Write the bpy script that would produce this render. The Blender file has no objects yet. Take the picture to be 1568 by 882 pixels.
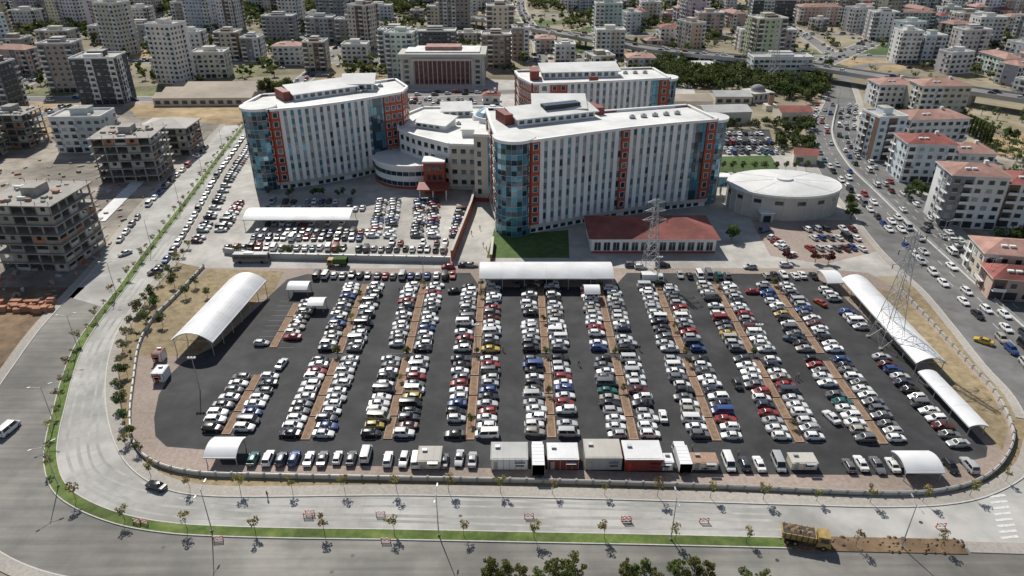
import bpy, math, random, time
import numpy as np
from mathutils import Vector, Matrix
T0=time.time()
R=random.Random(11)
sc=bpy.context.scene
COL=sc.collection
# ---------------------------------------------------------------- survey -> world
HC=98.0; PITCH=math.radians(28.3); F=1079.0
SP,CP=math.sin(PITCH),math.cos(PITCH)
def S(u,v,z=0.0):
    """survey sheet coordinate -> world metres on level z"""
    k=(v-441.0)/F
    t=(HC-z)/(SP+k*CP)
    return (t*(u-784.0)/F, t*(CP-k*SP))
def SL(l,z=0.0): return [S(a,b,z) for a,b in l]
def hgt(v,Y):
    k=(v-441.0)/F
    t=Y/(CP-k*SP)
    return HC-t*(SP+k*CP)
# ---------------------------------------------------------------- materials
def mat(name,col,rough=.8,ns=.3,amt=.15,col2=None,metal=0.,bump=0.,big=0.,objcol=False,coat=0.,spec=.4,transl=0.,rnd=0.,detail=5,bigscale=.03,lo=.35,hi=.65,streak=0.):
    m=bpy.data.materials.new(name); m.use_nodes=True
    nt=m.node_tree; N=nt.nodes; L=nt.links
    b=N['Principled BSDF']
    b.inputs['Roughness'].default_value=rough
    b.inputs['Metallic'].default_value=metal
    b.inputs['Specular IOR Level'].default_value=spec
    if coat: 
        b.inputs['Coat Weight'].default_value=coat; b.inputs['Coat Roughness'].default_value=.05
    g=N.new('ShaderNodeNewGeometry')
    n=N.new('ShaderNodeTexNoise'); n.inputs['Scale'].default_value=ns; n.inputs['Detail'].default_value=detail
    n.inputs['Roughness'].default_value=.65
    L.new(g.outputs['Position'],n.inputs['Vector'])
    r=N.new('ShaderNodeValToRGB')
    c1=[max(0,c*(1-amt)) for c in col]; c2=col2 if col2 else [c*(1+amt) for c in col]
    if col2: c1=col
    r.color_ramp.elements[0].position=lo; r.color_ramp.elements[1].position=hi
    r.color_ramp.elements[0].color=(*c1,1); r.color_ramp.elements[1].color=(*c2,1)
    L.new(n.outputs['Fac'],r.inputs['Fac'])
    out=r.outputs['Color']
    def mul(a,bsock=None):
        x=N.new('ShaderNodeMix'); x.data_type='RGBA'; x.blend_type='MULTIPLY'; x.inputs[0].default_value=1
        L.new(a,x.inputs[6]); L.new(bsock,x.inputs[7])
        return x.outputs[2]
    def layer(out,scale,amt,vec=None,det=4):
        n2=N.new('ShaderNodeTexNoise'); n2.inputs['Scale'].default_value=scale; n2.inputs['Detail'].default_value=det
        L.new(vec or g.outputs['Position'],n2.inputs['Vector'])
        r2=N.new('ShaderNodeValToRGB'); r2.color_ramp.elements[0].position=.38; r2.color_ramp.elements[1].position=.62
        r2.color_ramp.elements[0].color=(1-amt,1-amt,1-amt,1); r2.color_ramp.elements[1].color=(1+amt*.3,)*3+(1,)
        L.new(n2.outputs['Fac'],r2.inputs['Fac']); return mul(out,r2.outputs['Color'])
    if big: out=layer(out,bigscale,big)
    if streak:
        mp=N.new('ShaderNodeMapping'); mp.inputs['Scale'].default_value=(.04,1.,1.); L.new(g.outputs['Position'],mp.inputs['Vector'])
        out=layer(out,.8,streak,mp.outputs['Vector'],3)
    if objcol:
        o=N.new('ShaderNodeObjectInfo'); out=mul(out,o.outputs['Color'])
    if rnd:
        o=N.new('ShaderNodeObjectInfo'); hs=N.new('ShaderNodeHueSaturation')
        mr=N.new('ShaderNodeMapRange'); mr.inputs['To Min'].default_value=1-rnd; mr.inputs['To Max'].default_value=1+rnd
        L.new(o.outputs['Random'],mr.inputs['Value']); L.new(mr.outputs['Result'],hs.inputs['Value'])
        mr2=N.new('ShaderNodeMapRange'); mr2.inputs['To Min'].default_value=.46; mr2.inputs['To Max'].default_value=.53
        L.new(o.outputs['Random'],mr2.inputs['Value']); L.new(mr2.outputs['Result'],hs.inputs['Hue'])
        L.new(out,hs.inputs['Color']); out=hs.outputs['Color']
    L.new(out,b.inputs['Base Color'])
    if bump:
        bp=N.new('ShaderNodeBump'); bp.inputs['Strength'].default_value=bump; bp.inputs['Distance'].default_value=.05
        n3=N.new('ShaderNodeTexNoise'); n3.inputs['Scale'].default_value=ns*6; L.new(g.outputs['Position'],n3.inputs['Vector'])
        L.new(n3.outputs['Fac'],bp.inputs['Height']); L.new(bp.outputs['Normal'],b.inputs['Normal'])
    if transl:
        t=N.new('ShaderNodeBsdfTranslucent'); L.new(out,t.inputs['Color'])
        mx=N.new('ShaderNodeMixShader'); mx.inputs[0].default_value=transl
        L.new(b.outputs[0],mx.inputs[1]); L.new(t.outputs[0],mx.inputs[2]); L.new(mx.outputs[0],N['Material Output'].inputs['Surface'])
    return m
M={}
M['ground']=mat('dry_ground',(.20,.17,.105),.95,.05,.3,col2=(.33,.285,.205),big=.4,bigscale=.012,bump=.3)
M['field']=mat('dry_field',(.30,.21,.11),.95,.12,col2=(.44,.33,.19),big=.3,bump=.4)
M['dirt']=mat('construction_dirt',(.23,.20,.16),.95,.15,col2=(.40,.36,.31),big=.45,bump=.4)
M['browndirt']=mat('brown_dirt',(.15,.10,.06),.95,.25,col2=(.29,.20,.12),big=.4,bump=.5)
M['drygrass']=mat('dry_grass',(.22,.165,.09),.95,.5,col2=(.36,.29,.18),big=.3,bump=.5)
M['concroad']=mat('concrete_road',(.35,.342,.32),.85,.12,col2=(.44,.43,.405),big=.25,bigscale=.06,bump=.1)
M['outroad']=mat('dusty_road',(.185,.18,.165),.85,.1,col2=(.28,.265,.24),big=.35,bigscale=.03,bump=.1,streak=.15)
M['track']=mat('tyre_worn_concrete',(.30,.293,.275),.8,.25,col2=(.43,.42,.395),big=.2,bigscale=.05)
M['asph']=mat('asphalt',(.030,.031,.034),.85,.2,col2=(.055,.055,.057),big=.35,bigscale=.06,bump=.15)
M['asph2']=mat('worn_asphalt',(.125,.125,.123),.85,.2,col2=(.19,.188,.182),big=.25,bump=.1)
M['farroad']=mat('street_asphalt',(.19,.186,.178),.9,.1,.15,big=.2)
M['paving']=mat('light_paving',(.36,.345,.315),.85,.2,col2=(.50,.48,.44),big=.28,bump=.1)
M['pinkpave']=mat('pink_pavers',(.28,.22,.185),.9,1.2,col2=(.38,.31,.265),big=.25)
M['sidewalk']=mat('sidewalk_pavers',(.33,.305,.27),.9,1.5,col2=(.43,.40,.36),big=.2)
M['kerb']=mat('kerb_stone',(.50,.49,.46),.9,1,.1)
M['grass']=mat('median_grass',(.07,.125,.02),.95,.5,col2=(.16,.20,.06),big=.4,bigscale=.1,bump=.6)
M['lawn']=mat('lawn',(.045,.09,.022),.95,.4,col2=(.09,.14,.04),big=.25,bump=.5)
M['scrub']=mat('scrub_grass',(.09,.115,.04),.95,.3,col2=(.23,.21,.11),big=.3,bump=.5)
M['line']=mat('road_paint',(.6,.6,.58),.8,2,.2)
M['terra']=mat('planter_edge',(.36,.235,.17),.9,1,.15)
M['soil']=mat('planter_soil',(.23,.155,.10),.95,1,.25)
M['white']=mat('white_membrane',(.70,.705,.71),.5,.25,.05,big=.10,bigscale=.15)
M['seam']=mat('membrane_seam',(.60,.61,.62),.5,.25,.05)
M['roofw']=mat('white_roof',(.66,.66,.645),.75,.3,.06,big=.16,bigscale=.08)
M['pil']=mat('white_cladding',(.76,.755,.735),.6,.3,.05,big=.08)
M['beige']=mat('beige_plaster',(.64,.59,.50),.85,.2,.06,big=.1)
M['brick']=mat('red_cladding',(.36,.08,.045),.75,.5,.15,big=.1)
M['dred']=mat('maroon_cladding',(.21,.05,.038),.6,.5,.15,big=.1)
M['glass1']=mat('blue_glass',(.07,.25,.36),.1,.1,.2,metal=.4,spec=.8)
M['glass2']=mat('dark_glass',(.02,.05,.07),.07,.3,.3,metal=.3,spec=.9)
M['glass3']=mat('pale_glass',(.25,.46,.56),.12,.1,.2,metal=.5,spec=.8)
M['glass4']=mat('grey_glass',(.12,.19,.23),.12,.2,.3,metal=.3,spec=.8)
M['glass5']=mat('curtained_glass',(.30,.35,.37),.2,.2,.2,metal=.1,spec=.8)
M['span']=mat('spandrel_panel',(.33,.39,.41),.4,.3,.1)
M['win']=mat('window_glass',(.035,.042,.05),.15,.4,.4,spec=.7)
M['metal']=mat('galvanised_steel',(.42,.43,.43),.5,1,.1,metal=.4)
M['dark']=mat('dark_trim',(.04,.04,.042),.6,1,.1)
M['conc']=mat('raw_concrete',(.33,.315,.285),.9,.3,.15,big=.2)
M['concl']=mat('precast_concrete',(.50,.475,.43),.9,.15,.08,big=.12)
M['infill']=mat('hollow_brick',(.38,.19,.12),.9,.5,.2)
M['wall']=mat('painted_wall',(1,1,1),.85,.15,.07,big=.14,bigscale=.05,objcol=True)
M['acc_b']=mat('brown_panel',(.17,.10,.07),.8,.3,.1)
M['acc_g']=mat('grey_panel',(.22,.22,.23),.8,.3,.1)
M['acc_w']=mat('white_panel',(.70,.70,.68),.8,.3,.06)
M['acc_r']=mat('pink_panel',(.45,.25,.20),.8,.3,.1)
M['tile']=mat('red_roof_tile',(.27,.085,.07),.8,.3,.2,big=.25,bigscale=.1)
M['tile2']=mat('faded_roof_tile',(.38,.22,.18),.85,.3,.2,big=.25)
M['flat']=mat('flat_roof',(.45,.44,.41),.9,.2,.15,big=.3,bigscale=.06)
M['shed']=mat('shed_roof',(.38,.32,.25),.8,.2,.1,big=.2)
M['steelroof']=mat('grey_metal_roof',(.42,.42,.41),.6,.2,.1,big=.15)
M['redp']=mat('red_paint',(.42,.04,.03),.5,1,.1)
M['yel']=mat('ochre_paint',(.33,.23,.08),.6,1,.25)
M['car']=mat('car_paint',(1,1,1),.3,.5,.02,objcol=True,coat=.35,spec=.5)
M['cglass']=mat('car_glass',(.014,.016,.02),.06,1,.1,spec=.8)
M['tyre']=mat('tyre_rubber',(.015,.015,.015),.9,1,.1)
M['hub']=mat('wheel_alloy',(.35,.35,.36),.4,1,.1,metal=.7)
M['lamp_r']=mat('tail_light',(.35,.01,.01),.2,1,.1)
M['lamp_w']=mat('head_light',(.7,.7,.68),.15,1,.1)
M['bark']=mat('bark',(.14,.11,.08),.95,3,.3)
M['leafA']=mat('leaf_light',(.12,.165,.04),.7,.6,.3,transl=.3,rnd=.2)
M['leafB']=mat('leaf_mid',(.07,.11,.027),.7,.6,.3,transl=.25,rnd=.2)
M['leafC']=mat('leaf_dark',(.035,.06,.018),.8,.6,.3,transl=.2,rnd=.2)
M['leafY']=mat('leaf_yellow',(.25,.19,.06),.7,.6,.3,transl=.3,rnd=.25)
M['leafG']=mat('leaf_olive',(.19,.21,.065),.7,.6,.3,transl=.35,rnd=.2)
M['skin']=mat('skin',(.45,.28,.2),.6,3,.05)
M['cloth1']=mat('shirt',(.5,.5,.52),.9,3,.1,objcol=True)
M['cloth2']=mat('trousers',(.04,.045,.07),.9,3,.1)
M['hair']=mat('hair',(.02,.015,.01),.8,3,.1)
# ---------------------------------------------------------------- mesh builder
class MB:
    def __init__(s): s.v=[];s.f=[];s.m=[];s.mats=[];s.sm=[]
    def mi(s,k):
        if k not in s.mats: s.mats.append(k)
        return s.mats.index(k)
    def face(s,pts,k,sm=False):
        b=len(s.v); s.v.extend(pts); s.f.append(tuple(range(b,b+len(pts)))); s.m.append(s.mi(k))
    def hexa(s,p,k,skip=()):
        b=len(s.v); s.v.extend(p); i=s.mi(k)
        for n,q in enumerate(((3,2,1,0),(4,5,6,7),(0,1,5,4),(1,2,6,5),(2,3,7,6),(3,0,4,7))):
            if n in skip: continue
            s.f.append(tuple(b+a for a in q)); s.m.append(i)
    def ob(s,P,d,s0,s1,n0,n1,z0,z1,k):
        nx,ny=d[1],-d[0]
        def pt(a,b,z): return (P[0]+d[0]*a+nx*b, P[1]+d[1]*a+ny*b, z)
        s.hexa([pt(s0,n0,z0),pt(s0,n1,z0),pt(s1,n1,z0),pt(s1,n0,z0),pt(s0,n0,z1),pt(s0,n1,z1),pt(s1,n1,z1),pt(s1,n0,z1)],k)
    def box(s,x0,x1,y0,y1,z0,z1,k):
        s.hexa([(x0,y0,z0),(x1,y0,z0),(x1,y1,z0),(x0,y1,z0),(x0,y0,z1),(x1,y0,z1),(x1,y1,z1),(x0,y1,z1)],k)
    def wq(s,P,d,s0,s1,n,z0,z1,k):
        nx,ny=d[1],-d[0]
        def pt(a,z): return (P[0]+d[0]*a+nx*n, P[1]+d[1]*a+ny*n, z)
        s.face([pt(s0,z0),pt(s1,z0),pt(s1,z1),pt(s0,z1)],k)
    def prism(s,poly,z0,z1,ks,kt):
        n=len(poly)
        for i in range(n):
            a=poly[i];b=poly[(i+1)%n]
            s.face([(*a,z0),(*b,z0),(*b,z1),(*a,z1)],ks)
        s.face([(*a,z1) for a in poly],kt)
    def cyl(s,c,r0,r1,z0,z1,n,k,kt=None,ry=1.,cap=True,sm=True):
        A=[(math.cos(2*math.pi*i/n),math.sin(2*math.pi*i/n)) for i in range(n)]
        for i in range(n):
            a=A[i];b=A[(i+1)%n]
            s.face([(c[0]+a[0]*r0,c[1]+a[1]*r0*ry,z0),(c[0]+b[0]*r0,c[1]+b[1]*r0*ry,z0),(c[0]+b[0]*r1,c[1]+b[1]*r1*ry,z1),(c[0]+a[0]*r1,c[1]+a[1]*r1*ry,z1)],k)
        if cap and r1>0: s.face([(c[0]+a[0]*r1,c[1]+a[1]*r1*ry,z1) for a in A],kt or k)
    def tube(s,p,q,r0,r1,n,k):
        p=Vector(p);q=Vector(q);d=(q-p).normalized()
        u=d.orthogonal().normalized();w=d.cross(u)
        A=[u*math.cos(2*math.pi*i/n)+w*math.sin(2*math.pi*i/n) for i in range(n)]
        for i in range(n):
            a=A[i];b=A[(i+1)%n]
            s.face([tuple(p+a*r0),tuple(p+b*r0),tuple(q+b*r1),tuple(q+a*r1)],k)
        s.face([tuple(q+a*r1) for a in A],k); s.face([tuple(p+a*r0) for a in reversed(A)],k)
    def mesh(s,name):
        me=bpy.data.meshes.new(name); me.from_pydata(s.v,[],s.f)
        for k in s.mats: me.materials.append(M[k])
        me.polygons.foreach_set('material_index',s.m)
        me.update(); return me
    def obj(s,name,loc=(0,0,0),rot=0,color=None):
        return place(s.mesh(name),name,loc,rot,color)
def place(me,name,loc,rot=0,color=None,scale=None):
    o=bpy.data.objects.new(name,me); COL.objects.link(o)
    o.location=loc if len(loc)==3 else (loc[0],loc[1],0); o.rotation_euler=(0,0,rot)
    if color: o.color=(*color,1)
    if scale: o.scale=scale if hasattr(scale,'__len__') else (scale,)*3
    return o
def cat(pts,n=8):
    P=[Vector(p) for p in pts]; P=[2*P[0]-P[1]]+P+[2*P[-1]-P[-2]]; out=[]
    for i in range(1,len(P)-2):
        a,b,c,d=P[i-1:i+3]
        for j in range(n):
            t=j/n
            out.append(tuple(.5*((2*b)+(c-a)*t+(2*a-5*b+4*c-d)*t*t+(3*b-a-3*c+d)*t**3)))
    out.append(tuple(P[-2])); return out
def normals(pts):
    o=[]
    for i in range(len(pts)):
        a=pts[max(0,i-1)];b=pts[min(len(pts)-1,i+1)]
        dx,dy=b[0]-a[0],b[1]-a[1];l=math.hypot(dx,dy) or 1
        o.append((-dy/l,dx/l))
    return o
def off(pts,o):
    return [(p[0]+n[0]*o,p[1]+n[1]*o) for p,n in zip(pts,normals(pts))]
def strip(mb,pts,o0,o1,z0,z1,k,kside=None):
    A=off(pts,o0);B=off(pts,o1)
    for i in range(len(pts)-1):
        mb.face([(*A[i],z1),(*A[i+1],z1),(*B[i+1],z1),(*B[i],z1)],k)
        if z1-z0>.02:
            mb.face([(*A[i],z0),(*A[i+1],z0),(*A[i+1],z1),(*A[i],z1)],kside or k)
            mb.face([(*B[i],z0),(*B[i+1],z0),(*B[i+1],z1),(*B[i],z1)],kside or k)
    if z1-z0>.02:
        for i in (0,-1): mb.face([(*A[i],z0),(*B[i],z0),(*B[i],z1),(*A[i],z1)],kside or k)
def along(pts,sp,start=0):
    out=[];need=start
    for i in range(len(pts)-1):
        a=Vector(pts[i]);b=Vector(pts[i+1]);l=(b-a).length
        if l<1e-6: continue
        d=(b-a)/l
        while need<=l:
            out.append((tuple(a+d*need),tuple(d))); need+=sp
        need-=l
    return out
def sheet(name,poly,z,k):
    mb=MB(); mb.face([(*p,z) for p in poly],k); return mb.obj(name)
def inpoly(p,poly):
    x,y=p;c=False;j=len(poly)-1
    for i in range(len(poly)):
        xi,yi=poly[i];xj,yj=poly[j]
        if (yi>y)!=(yj>y) and x<(xj-xi)*(y-yi)/(yj-yi)+xi: c=not c
        j=i
    return c
# ---------------------------------------------------------------- ground and roads
g=MB()
xs=[-4000,-1500,-500,0,500,1500,4000]; ys=[-600,0,300,700,1400,3000,6000]
for i in range(6):
    for j in range(6): g.face([(xs[i],ys[j],0),(xs[i+1],ys[j],0),(xs[i+1],ys[j+1],0),(xs[i],ys[j+1],0)],'ground')
g.obj('ground')
inner=cat(SL([(392,190),(362,235),(335,275),(308,325),(282,370),(262,400),(232,432),(205,468),(182,505),(167,550),(162,600),(168,650),(185,695),(215,728),(260,750),(320,759),(420,760),(600,758),(800,761),(1000,766),(1200,772),(1350,776),(1450,772),(1520,756),(1575,722),(1590,680)]),6)
outer=cat(SL([(345,190),(300,238),(245,290),(200,340),(150,405),(105,455),(60,505),(20,560),(-20,620),(-60,700),(-60,780),(-10,840),(80,880),(200,893),(400,895),(800,893),(1200,895),(1700,900)]),6)
hl=cat(SL([(1275,128),(1262,160),(1243,200),(1250,250),(1275,290),(1312,335),(1348,380),(1388,420),(1420,450),(1462,500),(1510,560),(1555,610),(1590,680)]),6)
hr=cat(SL([(1302,128),(1312,160),(1312,200),(1345,240),(1400,290),(1445,340),(1500,390),(1568,440),(1650,500),(1800,620),(1900,760),(1900,900)]),6)
mpts=SL([(378,188),(340,235),(300,290),(258,345),(222,392),(190,437),(150,488),(122,530),(104,575),(92,620),(80,670),(78,710),(92,748),(130,775),(190,797),(260,809),(340,814),(450,817),(600,819),(800,823),(1000,827),(1210,832)])
med=cat(mpts,6)
sheet('dirt_lot',SL([(-200,470),(60,505),(105,455),(150,405),(245,290),(345,190),(378,150),(200,135),(-150,170),(-400,300)]),.01,'dirt')
sheet('dry_field',SL([(-300,860),(-60,780),(-60,700),(-20,620),(20,560),(60,505),(130,440),(60,440),(-200,440),(-500,600)]),.02,'browndirt')
sheet('dry_field',SL([(195,162),(232,158),(392,150),(400,130),(420,128),(405,165),(383,190),(345,192),(300,186),(210,180)]),.03,'field')
sheet('dry_field',SL([(0,240),(150,180),(100,150),(0,165)]),.03,'field')
sheet('boulevard_road',outer+list(reversed(inner)),.02,'concroad')
sheet('boulevard_road',outer[30:]+SL([(1700,845)])+list(reversed(med[34:])),.028,'outroad')
sheet('highway_road',hr+[S(1700,900)]+[S(1590,760)]+list(reversed(hl)),.034,'asph2')
mb=MB()
for o,w in ((3.0,.3),(4.8,.35),(6.8,.25),(8.6,.3)):
    c=off(med[20:],o); c=[(p[0],p[1]+.35*math.sin(i*.21+o)) for i,p in enumerate(c)]
    strip(mb,c,-w,w,0,.03,'track')
mb.obj('tyre_tracks')
sheet('hospital_paving',SL([(392,190),(362,235),(335,275),(308,325),(282,370),(262,402),(300,418),(1290,425),(1388,422),(1348,380),(1312,335),(1275,290),(1250,250),(1200,232),(1085,200),(1060,130),(620,118),(560,118),(420,150)]),.012,'paving')
wall=cat(SL([(312,410),(270,455),(235,490),(214,530),(206,580),(200,640),(208,685),(240,712),(300,727),(400,731),(600,735),(850,740),(1100,748),(1300,757),(1400,758),(1470,748),(1520,725),(1546,690),(1548,655),(1520,600),(1470,545),(1420,490),(1378,446)]),5)
sheet('planting_strip',list(wall)+SL([(1388,422),(1420,450),(1462,500),(1510,560),(1555,610),(1590,680)])+list(reversed(inner[30:])),.026,'drygrass')
sheet('car_park_paving',list(wall)+SL([(1330,418),(1250,411),(900,411),(440,411)]),.04,'pinkpave')
sheet('dry_lawn',SL([(318,412),(435,416),(415,455),(405,450),(350,500),(300,545),(268,545),(215,545),(216,530),(236,492),(272,457)]),.052,'drygrass')
sheet('dry_lawn',SL([(1290,430),(1378,450),(1420,494),(1470,549),(1518,602),(1544,655),(1535,690),(1500,660),(1440,575),(1300,455)]),.052,'drygrass')
lot=cat(SL([(440,428),(470,420)]),1)+SL([(720,418),(735,440),(940,440),(960,418),(1240,420),(1275,440),(1330,490),(1400,560),(1460,630),(1512,685),(1510,700),(1440,716),(1400,728),(1100,726),(800,718),(600,714),(340,712),(330,690),(255,684)])+SL([(238,668),(236,640),(243,605),(262,572),(280,555),(330,530),(400,465)])
sheet('car_park_asphalt',lot,.06,'asph')
sheet('lawn',SL([(757,350),(800,358),(870,352),(872,395),(745,395)]),.03,'lawn')
sheet('lawn',SL([(1090,240),(1180,238),(1195,262),(1098,264)]),.03,'lawn')
sheet('paved_yard',SL([(1150,337),(1300,337),(1342,385),(1265,404),(1180,392)]),.03,'pinkpave')
sheet('asphalt_yard',SL([(1088,198),(1178,198),(1188,236),(1092,237)]),.03,'asph')
sheet('asphalt_yard',SL([(600,140),(740,138),(770,175),(620,178)]),.03,'asph2')
mb=MB(); strip(mb,inner,-.25,.0,0,.17,'kerb'); strip(mb,inner,0,2.6,0,.15,'sidewalk'); mb.obj('sidewalk')
mb=MB(); strip(mb,outer,0,.25,0,.17,'kerb'); strip(mb,outer,-2.4,0,0,.15,'sidewalk'); mb.obj('sidewalk')
mb=MB(); strip(mb,hl[3:-3],-.2,.0,0,.18,'kerb'); strip(mb,hl[3:-3],-2.2,-.2,0,.16,'sidewalk'); mb.obj('sidewalk')
mb=MB(); strip(mb,hr,0,.25,0,.18,'kerb'); strip(mb,hr,.25,3.5,0,.16,'sidewalk'); mb.obj('sidewalk')
mb=MB(); strip(mb,med,-1.25,-1.05,0,.2,'kerb'); strip(mb,med,1.05,1.25,0,.2,'kerb'); strip(mb,med,-1.05,1.05,0,.17,'grass'); mb.obj('grass_median')
med2=cat(SL([(1212,832),(1300,834),(1400,836),(1475,838)]),4)
mb=MB(); strip(mb,med2,-1.6,1.6,0,.16,'browndirt'); 
for _ in range(90):
    p=med2[R.randrange(len(med2))]; x=p[0]+R.uniform(-2,2); y=p[1]+R.uniform(-1.7,1.7); r=R.uniform(.15,.5); mb.cyl((x,y),r,r*.3,.14,.14+r*.7,6,'browndirt')
mb.obj('dirt_median')
mb=MB(); strip(mb,SL([(1480,838),(1700,845)]),-1.2,1.2,0,.16,'sidewalk','kerb'); mb.obj('paved_median')
hm=cat(SL([(1283,160),(1275,205),(1298,250),(1340,292),(1390,340),(1440,385),(1500,440),(1568,500),(1650,580),(1740,690)]),6)
mb=MB(); strip(mb,hm,-.6,.6,0,.25,'kerb'); strip(mb,hm,-.12,.12,.25,.9,'metal'); mb.obj('highway_median')
mb=MB()
for o in (-7.5,-4,4,7.5):
    for p,d in along(off(hm,o),8,3): mb.ob(p,d,0,3,-.08,.08,.036,.05,'line')
mb.obj('lane_markings')
mb=MB()
for i in range(9):
    a=S(1512+i*2.5,752+i*9); b=S(1545+i*4,748+i*9)
    d=Vector((b[0]-a[0],b[1]-a[1])).normalized()
    mb.ob(a,tuple(d),0,3.4,-.28,.28,.03,.045,'line')
mb.obj('zebra_crossing')
mb=MB()
for p,d in along(med,7,2):
    n=(-d[1],d[0])
    mb.ob((p[0]+n[0]*1.35,p[1]+n[1]*1.35),n,0,7.2,-.02,.02,.03,.036,'track')
mb.obj('road_joints')
mb=MB()
for u,v in ((508,876),(540,851),(705,790),(1190,858),(250,838),(1410,800)):
    mb.cyl(S(u,v),.35,.35,.03,.045,14,'dark')
mb.obj('manhole_covers')
mb=MB(); strip(mb,wall,-.15,.15,0,.9,'concl'); strip(mb,wall,-.2,.2,.9,1.0,'kerb')
for p,d in along(wall,3.2): mb.ob(p,d,-.2,.2,-.23,.23,0,1.25,'conc')
strip(mb,wall,-.03,.03,1.05,1.12,'metal')
mb.obj('perimeter_wall')
fw=SL([(345,388),(400,396),(690,402)])
mb=MB(); strip(mb,fw,-.2,.2,0,1.9,'concl'); strip(mb,fw,-.3,.3,1.9,2.05,'white')
for p,d in along(fw,4): mb.ob(p,d,-.2,.2,-.3,.3,0,2.2,'concl')
mb.obj('retaining_wall')
rw=SL([(692,400),(722,322),(728,300)])
mb=MB(); strip(mb,rw,-.3,.3,0,3.6,'brick'); strip(mb,rw,-.4,.4,3.6,3.8,'concl'); mb.obj('retaining_wall')
rw=SL([(752,400),(755,372)])
mb=MB(); strip(mb,rw,-.3,.3,0,2.2,'brick'); strip(mb,rw,-.4,.4,2.2,2.4,'concl'); mb.obj('retaining_wall')
# ---------------------------------------------------------------- cars
def car_mesh(name,st,gh,Lw,wr=.32):
    mb=MB()
    def sec(x,zb,zt,hw):
        h=zt-zb
        return [(x,-hw*.93,zb),(x,-hw,zb+.35*h),(x,-hw*.985,zb+.75*h),(x,-hw*.86,zt),(x,hw*.86,zt),(x,hw*.985,zb+.75*h),(x,hw,zb+.35*h),(x,hw*.93,zb)]
    ss=[sec(*q) for q in st]
    for a,b in zip(ss,ss[1:]):
        for i in range(8):
            j=(i+1)%8
            mb.face([a[i],b[i],b[j],a[j]],'car' if i!=7 else 'dark')
    mb.face(ss[0],'car'); mb.face(list(reversed(ss[-1])),'car')
    xrb,xrt,xft,xfb,zb,zt,hb,ht=gh
    b=[Vector(p) for p in ((xrb,-hb,zb),(xfb,-hb,zb),(xfb,hb,zb),(xrb,hb,zb))]
    t=[Vector(p) for p in ((xrt,-ht,zt),(xft,-ht,zt),(xft,ht,zt),(xrt,ht,zt))]
    xm=(xrt+xft)/2
    r=[Vector((xm+(p.x-xm)*.86,p.y*.86,zt+.045)) for p in t]
    for i in range(4):
        j=(i+1)%4
        mb.face([tuple(b[i]),tuple(b[j]),tuple(t[j]),tuple(t[i])],'car'); mb.face([tuple(t[i]),tuple(t[j]),tuple(r[j]),tuple(r[i])],'car')
    mb.face([tuple(p) for p in r],'car')
    def inset(A,B,C,D,u0,u1,v0,v1,k='cglass',o=.012):
        def q(u,v): return A.lerp(B,u).lerp(D.lerp(C,u),v)
        n=(B-A).cross(D-A).normalized()*o
        mb.face([tuple(q(u0,v0)+n),tuple(q(u1,v0)+n),tuple(q(u1,v1)+n),tuple(q(u0,v1)+n)],k)
    inset(b[1],b[2],t[2],t[1],.05,.95,.08,.95)
    inset(b[3],b[0],t[0],t[3],.07,.93,.15,.93)
    for A,B,C,D in ((b[0],b[1],t[1],t[0]),(b[2],b[3],t[3],t[2])):
        inset(A,B,C,D,.07,.47,.08,.88); inset(A,B,C,D,.51,.93,.08,.88)
    for wx in Lw:
        for s in (-1,1):
            hw=st[len(st)//2][3]
            mb.tube((wx,s*(hw-.2),wr),(wx,s*(hw+.015),wr),wr,wr,12,'tyre')
            mb.tube((wx,s*(hw+.012),wr),(wx,s*(hw+.03),wr),wr*.6,wr*.55,8,'hub')
    xf=st[-1][0];xr=st[0][0];f=st[-1];rr=st[0]
    for s in (-1,1):
        y=s*f[3]*.72; mb.box(xf-.12,xf+.02,y-.16,y+.16,f[2]-.14,f[2]-.02,'lamp_w')
        y=s*rr[3]*.76; mb.box(xr-.02,xr+.1,y-.13,y+.13,rr[2]-.2,rr[2]-.03,'lamp_r')
        mx=xfb-.35; mb.box(mx-.08,mx+.08,s*(hb+.03)-.1,s*(hb+.03)+.1,zb+.02,zb+.16,'car')
    mb.box(xf-.1,xf+.025,-.45,.45,f[1]+.02,f[1]+.14,'dark')
    mb.box(xr-.025,xr+.05,-.25,.25,rr[1]+.08,rr[1]+.19,'lamp_w')
    me=mb.mesh(name); 
    import bmesh
    bm=bmesh.new(); bm.from_mesh(me); bmesh.ops.remove_doubles(bm,verts=bm.verts,dist=.001); bmesh.ops.recalc_face_normals(bm,faces=bm.faces); bm.to_mesh(me); bm.free()
    me.polygons.foreach_set('use_smooth',[True]*len(me.polygons))
    try: me.set_sharp_from_angle(angle=math.radians(32))
    except Exception as e: me.polygons.foreach_set('use_smooth',[False]*len(me.polygons))
    return me
sedan=car_mesh('sedan_car',[(-2.25,.38,.82,.68),(-2.15,.26,.98,.82),(-1.5,.2,1.02,.88),(-.8,.2,.98,.9),(.7,.2,.96,.9),(1.1,.2,.95,.89),(1.8,.22,.82,.85),(2.12,.26,.7,.78),(2.22,.38,.62,.66)],(-1.6,-.95,.35,1.05,.94,1.42,.78,.6),(-1.35,1.38))
hatch=car_mesh('hatchback_car',[(-2.0,.38,.85,.72),(-1.95,.26,1.0,.82),(-1.4,.2,1.0,.87),(-.6,.2,.98,.88),(.6,.2,.95,.88),(1.0,.2,.94,.87),(1.6,.22,.82,.83),(1.92,.26,.7,.76),(2.02,.38,.62,.64)],(-1.9,-1.45,.3,1.05,.95,1.46,.77,.6),(-1.25,1.25))
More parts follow.
